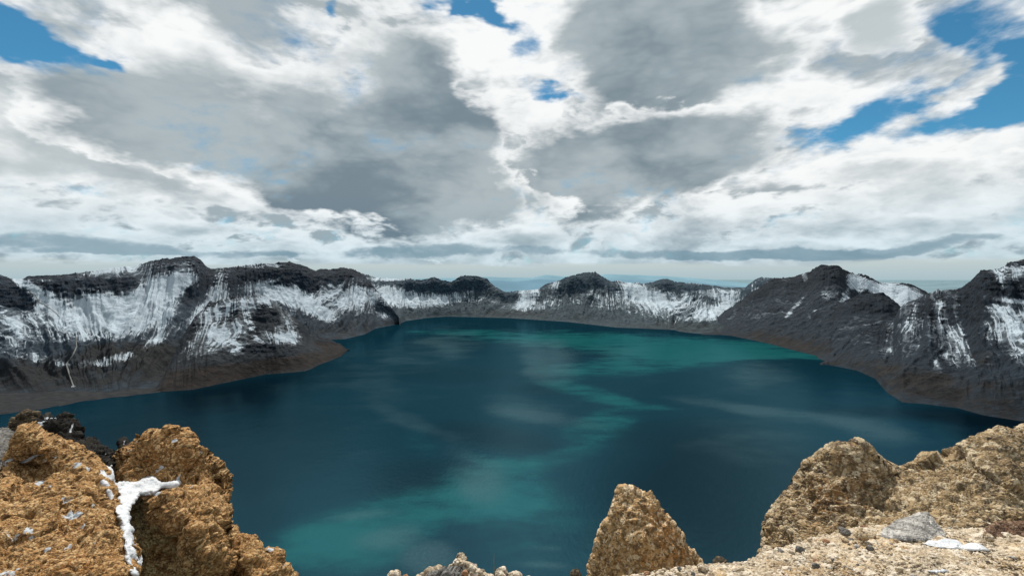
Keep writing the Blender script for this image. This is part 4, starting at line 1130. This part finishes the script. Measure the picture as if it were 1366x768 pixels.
rock("slab", "flat grey slab of stone tilted against the foot of the outcrop", "slab",
     [(1174, 710), (1180, 703), (1196, 695), (1221, 684), (1238, 682), (1249, 697), (1264, 712), (1258, 722), (1178, 722)],
     [(1165, 712, 3.60), (1194, 697, 3.80), (1235, 684, 3.86), (1255, 705, 3.74), (1210, 715, 3.52), (1240, 720, 3.5)], SLAB, seed=211, step=0.7, grains=((9, 0.006), (60, 0.004)), round_w=4, round_d=0.05, thick=0.08, edge_noise=0.8, lumps=((3, 0.02), (9, 0.012)))
rock("rock", "low reddish brown rock half buried at the right edge of the gravel", "rock",
     [(1308, 716), (1314, 705), (1326, 698), (1340, 694), (1362, 695), (1390, 692), (1400, 720), (1308, 722)],
     [(1318, 710, 3.60), (1345, 698, 3.72), (1350, 710, 3.60), (1390, 700, 3.7), (1340, 718, 3.55)], grain_material("red brown rock", (0.115, 0.068, 0.045), (0.26, 0.18, 0.12), (0.05, 0.03, 0.022), (0.15, 0.07, 0.035)), seed=223, step=0.7, grains=LG, round_w=6, round_d=0.1, thick=0.15, edge_noise=1.2, lumps=((3, 0.04), (9, 0.02)))

# ---- snow lying in the cleft and on the gravel
m_snow, n_ = new_mat("snow")
lc = n_.v('SUBTRACT', n_.n('ShaderNodeNewGeometry').outputs['Position'], (0, 0, 480)).outputs[0]
nn = n_.noise(lc, 9.0, 6.0, 0.6)
finish(n_, n_.mix(n_.m('MULTIPLY', n_.rng(n_.noise(lc, 34.0, 6.0, 0.7), 0.56, 0.70), 0.55), n_.mix(n_.rng(nn, 0.3, 0.7), (0.42, 0.445, 0.475), (0.60, 0.615, 0.635)), (0.16, 0.11, 0.06)), 0.6, n_.m('ADD', nn, n_.m('MULTIPLY', n_.noise(lc, 60.0, 4.0), 0.2)), 0.5, 0.03, 0.2)
SG = ((7, 0.012), (30, 0.003))
rock("snow", "snow filling the steep cleft between the ochre slope and the large boulder", "snow",
     [(120, 629), (132, 624), (149, 620), (152, 640), (158, 643), (174, 642), (186, 639), (203, 637), (212, 640), (227, 642), (239, 638), (242, 644), (236, 650), (215, 653), (200, 659), (186, 660), (178, 672), (172, 684), (174, 700), (178, 733), (186, 750), (184, 768), (178, 767), (170, 754), (165, 724), (161, 696), (150, 676), (143, 658), (133, 643)],
     [(126, 629, 5.20), (147, 625, 5.50), (148, 655, 5.05), (142, 645, 5.05), (158, 665, 5.15), (160, 650, 5.60), (178, 650, 5.62), (200, 646, 5.70), (235, 645, 5.85), (175, 690, 4.60), (168, 705, 4.30), (172, 735, 3.95), (183, 750, 4.0), (180, 765, 3.7), (198, 657, 5.50)], m_snow, seed=231, step=0.6, grains=SG, round_w=4, round_d=0.12, thick=0.3, edge_noise=2.8, lumps=((2, 0.05), (5, 0.03)))


def gsnow(poly, label, seed, lift):
    p = np.array(poly, float)
    cps = [(x, y, float(ground_depth(y)) - lift) for x, y in poly]
    c = p.mean(0)
    cps.append((c[0], c[1], float(ground_depth(c[1])) - lift * 1.8))
    rock("snow", label, "snow patch", poly, cps, m_snow, seed=seed, step=0.5, grains=((12, 0.010), (40, 0.003)), round_w=4, round_d=0.06, thick=0.05, edge_noise=0.9, lumps=((6, 0.015), (14, 0.006)))


gsnow([(1228, 725), (1240, 721), (1253, 718), (1268, 718), (1278, 720), (1286, 726), (1294, 723), (1304, 724), (1314, 729), (1323, 735), (1305, 735), (1283, 734), (1268, 733), (1253, 731), (1240, 728)], "elongated white snow patch on the gravel below the outcrop", 241, 0.06)
gsnow([(1238, 762), (1246, 759), (1258, 759), (1266, 761), (1258, 764), (1244, 764)], "thin sliver of snow near the bottom edge of the gravel", 247, 0.05)


# ---- thin dead stalk by the bottom stones
def stalk():
    b = at(659, 772, 2.95)
    t = at(659.3, 738, 2.97)
    r0 = 0.0028
    n = 6
    V = []
    for k in range(7):
        f = k / 6
        c = b + (t - b) * f + np.array([0.002 * math.sin(f * 7), 0, 0])
        r = r0 * (1 - 0.7 * f) * (1.9 if k == 2 else 1)
        V += [c + r * np.array([math.cos(2 * math.pi * j / n), math.sin(2 * math.pi * j / n), 0]) for j in range(n)]
    F = [(k * n + j, k * n + (j + 1) % n, (k + 1) * n + (j + 1) % n, (k + 1) * n + j) for k in range(6) for j in range(n)]
    me = make_mesh("stalk", np.array(V) - b, np.array(F))
    m, n_ = new_mat("dry stalk")
    finish(n_, n_.mix(n_.noise(n_.n('ShaderNodeTexCoord').outputs['Object'], 60.0, 3.0), (0.10, 0.12, 0.10), (0.20, 0.20, 0.16)), 0.8)
    link("stalk", me, m, "thin upright dry stalk rising between the stones at the bottom centre", "stalk", loc=tuple(b))


stalk()

# ---- loose stones and fine gravel scattered over the ledge
kinds = [("pale tan stone lying loose on the gravel ledge", "loose pale tan stones on the gravel ledge", SAND, 0.72),
         ("rusty orange stone lying loose on the gravel ledge", "loose rusty stones on the gravel ledge", RUST, 0.09),
         ("dark grey stone lying loose on the gravel ledge", "loose grey stones on the gravel ledge", GREY, 0.10),
         ("light grey flat stone lying loose on the gravel ledge", "loose light grey stones on the gravel ledge", SLAB, 0.09)]
pool = [[ms(700 + 10 * k + j, kd[2], [0.75, 0.6, 0.75, 0.4][k]) for j in range(7 if k == 0 else 3)] for k, kd in enumerate(kinds)]
R_ = np.random.default_rng(99)
cnt = 0
taken = []
while cnt < 230:
    px = R_.uniform(850, 1420)
    py = R_.uniform(696, 790)
    e = np.interp(px, EDGE[:, 0], EDGE[:, 1])
    if py < e + 1 or (1222 < px < 1330 and 712 < py < 738) or (1160 < px < 1265 and py < 716):
        continue
    r = min(float(np.exp(R_.normal(math.log(0.013), 0.42))), 0.042)
    if py - e < 16:
        r *= 1.8 if px < 1180 else 1.2
    d = float(ground_depth(py))
    if any((px - a) ** 2 + (py - b) ** 2 < ((r + c) * FPX / d * 0.85) ** 2 for a, b, c in taken):
        continue
    taken.append((px, py, r))
    k = int(R_.choice(4, p=[kd[3] for kd in kinds]))
    me = pool[k][int(R_.integers(len(pool[k])))]
    p = at(px, py, d)
    o = link("stone", me, None, kinds[k][0], "stone", group=kinds[k][1])
    o.location = (p[0], p[1], EYE[2] + ground_z(p[1]) + r * 0.35 + 0.012)
    o.scale = (r, r, r)
    o.rotation_euler = (R_.normal() * 0.3, R_.normal() * 0.3, R_.uniform(0, 6.28))
    cnt += 1


def gravel():
    import bmesh
    bm = bmesh.new()
    bmesh.ops.create_icosphere(bm, subdivisions=1, radius=1.0)
    V0 = np.array([v.co[:] for v in bm.verts])
    F0 = np.array([[v.index for v in f.verts] for f in bm.faces])
    bm.free()
    N = 9000
    px = R_.uniform(500, 1430, N)
    py = R_.uniform(690, 800, N)
    e = np.interp(px, EDGE[:, 0], EDGE[:, 1])
    ok = py > e - 0.5
    px, py = px[ok], py[ok]
    N = len(px)
    d = ground_depth(py)
    p = at(px, py, d) - EYE
    r = np.minimum(np.exp(R_.normal(math.log(0.0062), 0.40, N)), 0.016)
    p[:, 2] = ground_z(p[:, 1]) + 0.008 + r * 0.3
    a = R_.uniform(0, 6.28, N)
    S_ = np.stack([R_.uniform(0.7, 1.3, N), R_.uniform(0.7, 1.3, N), R_.uniform(0.4, 0.9, N)], -1)
    Vj = V0[None] * (1 + R_.normal(size=(N, len(V0), 1)) * 0.16) * S_[:, None] * r[:, None, None]
    ca, sa = np.cos(a)[:, None], np.sin(a)[:, None]
    V = np.stack([Vj[..., 0] * ca - Vj[..., 1] * sa, Vj[..., 0] * sa + Vj[..., 1] * ca, Vj[..., 2]], -1) + p[:, None]
    F = (F0[None] + (np.arange(N) * len(V0))[:, None, None]).reshape(-1, 3)
    rnd = np.repeat(R_.uniform(0, 1, N), len(V0))
    z = np.zeros(N * len(V0))
    me = make_mesh("gravel", V.reshape(-1, 3), F, False, attrs={'snow': z - 1, 'rnd': rnd, 'cav': z, 'tint': np.repeat((R_.uniform(0, 1, N) < 0.2) * 1.0, len(V0))})
    link("gravel", me, SAND, "fine pale gravel covering the ledge at the bottom right", "gravel", kind='stuff', loc=tuple(EYE))


gravel()
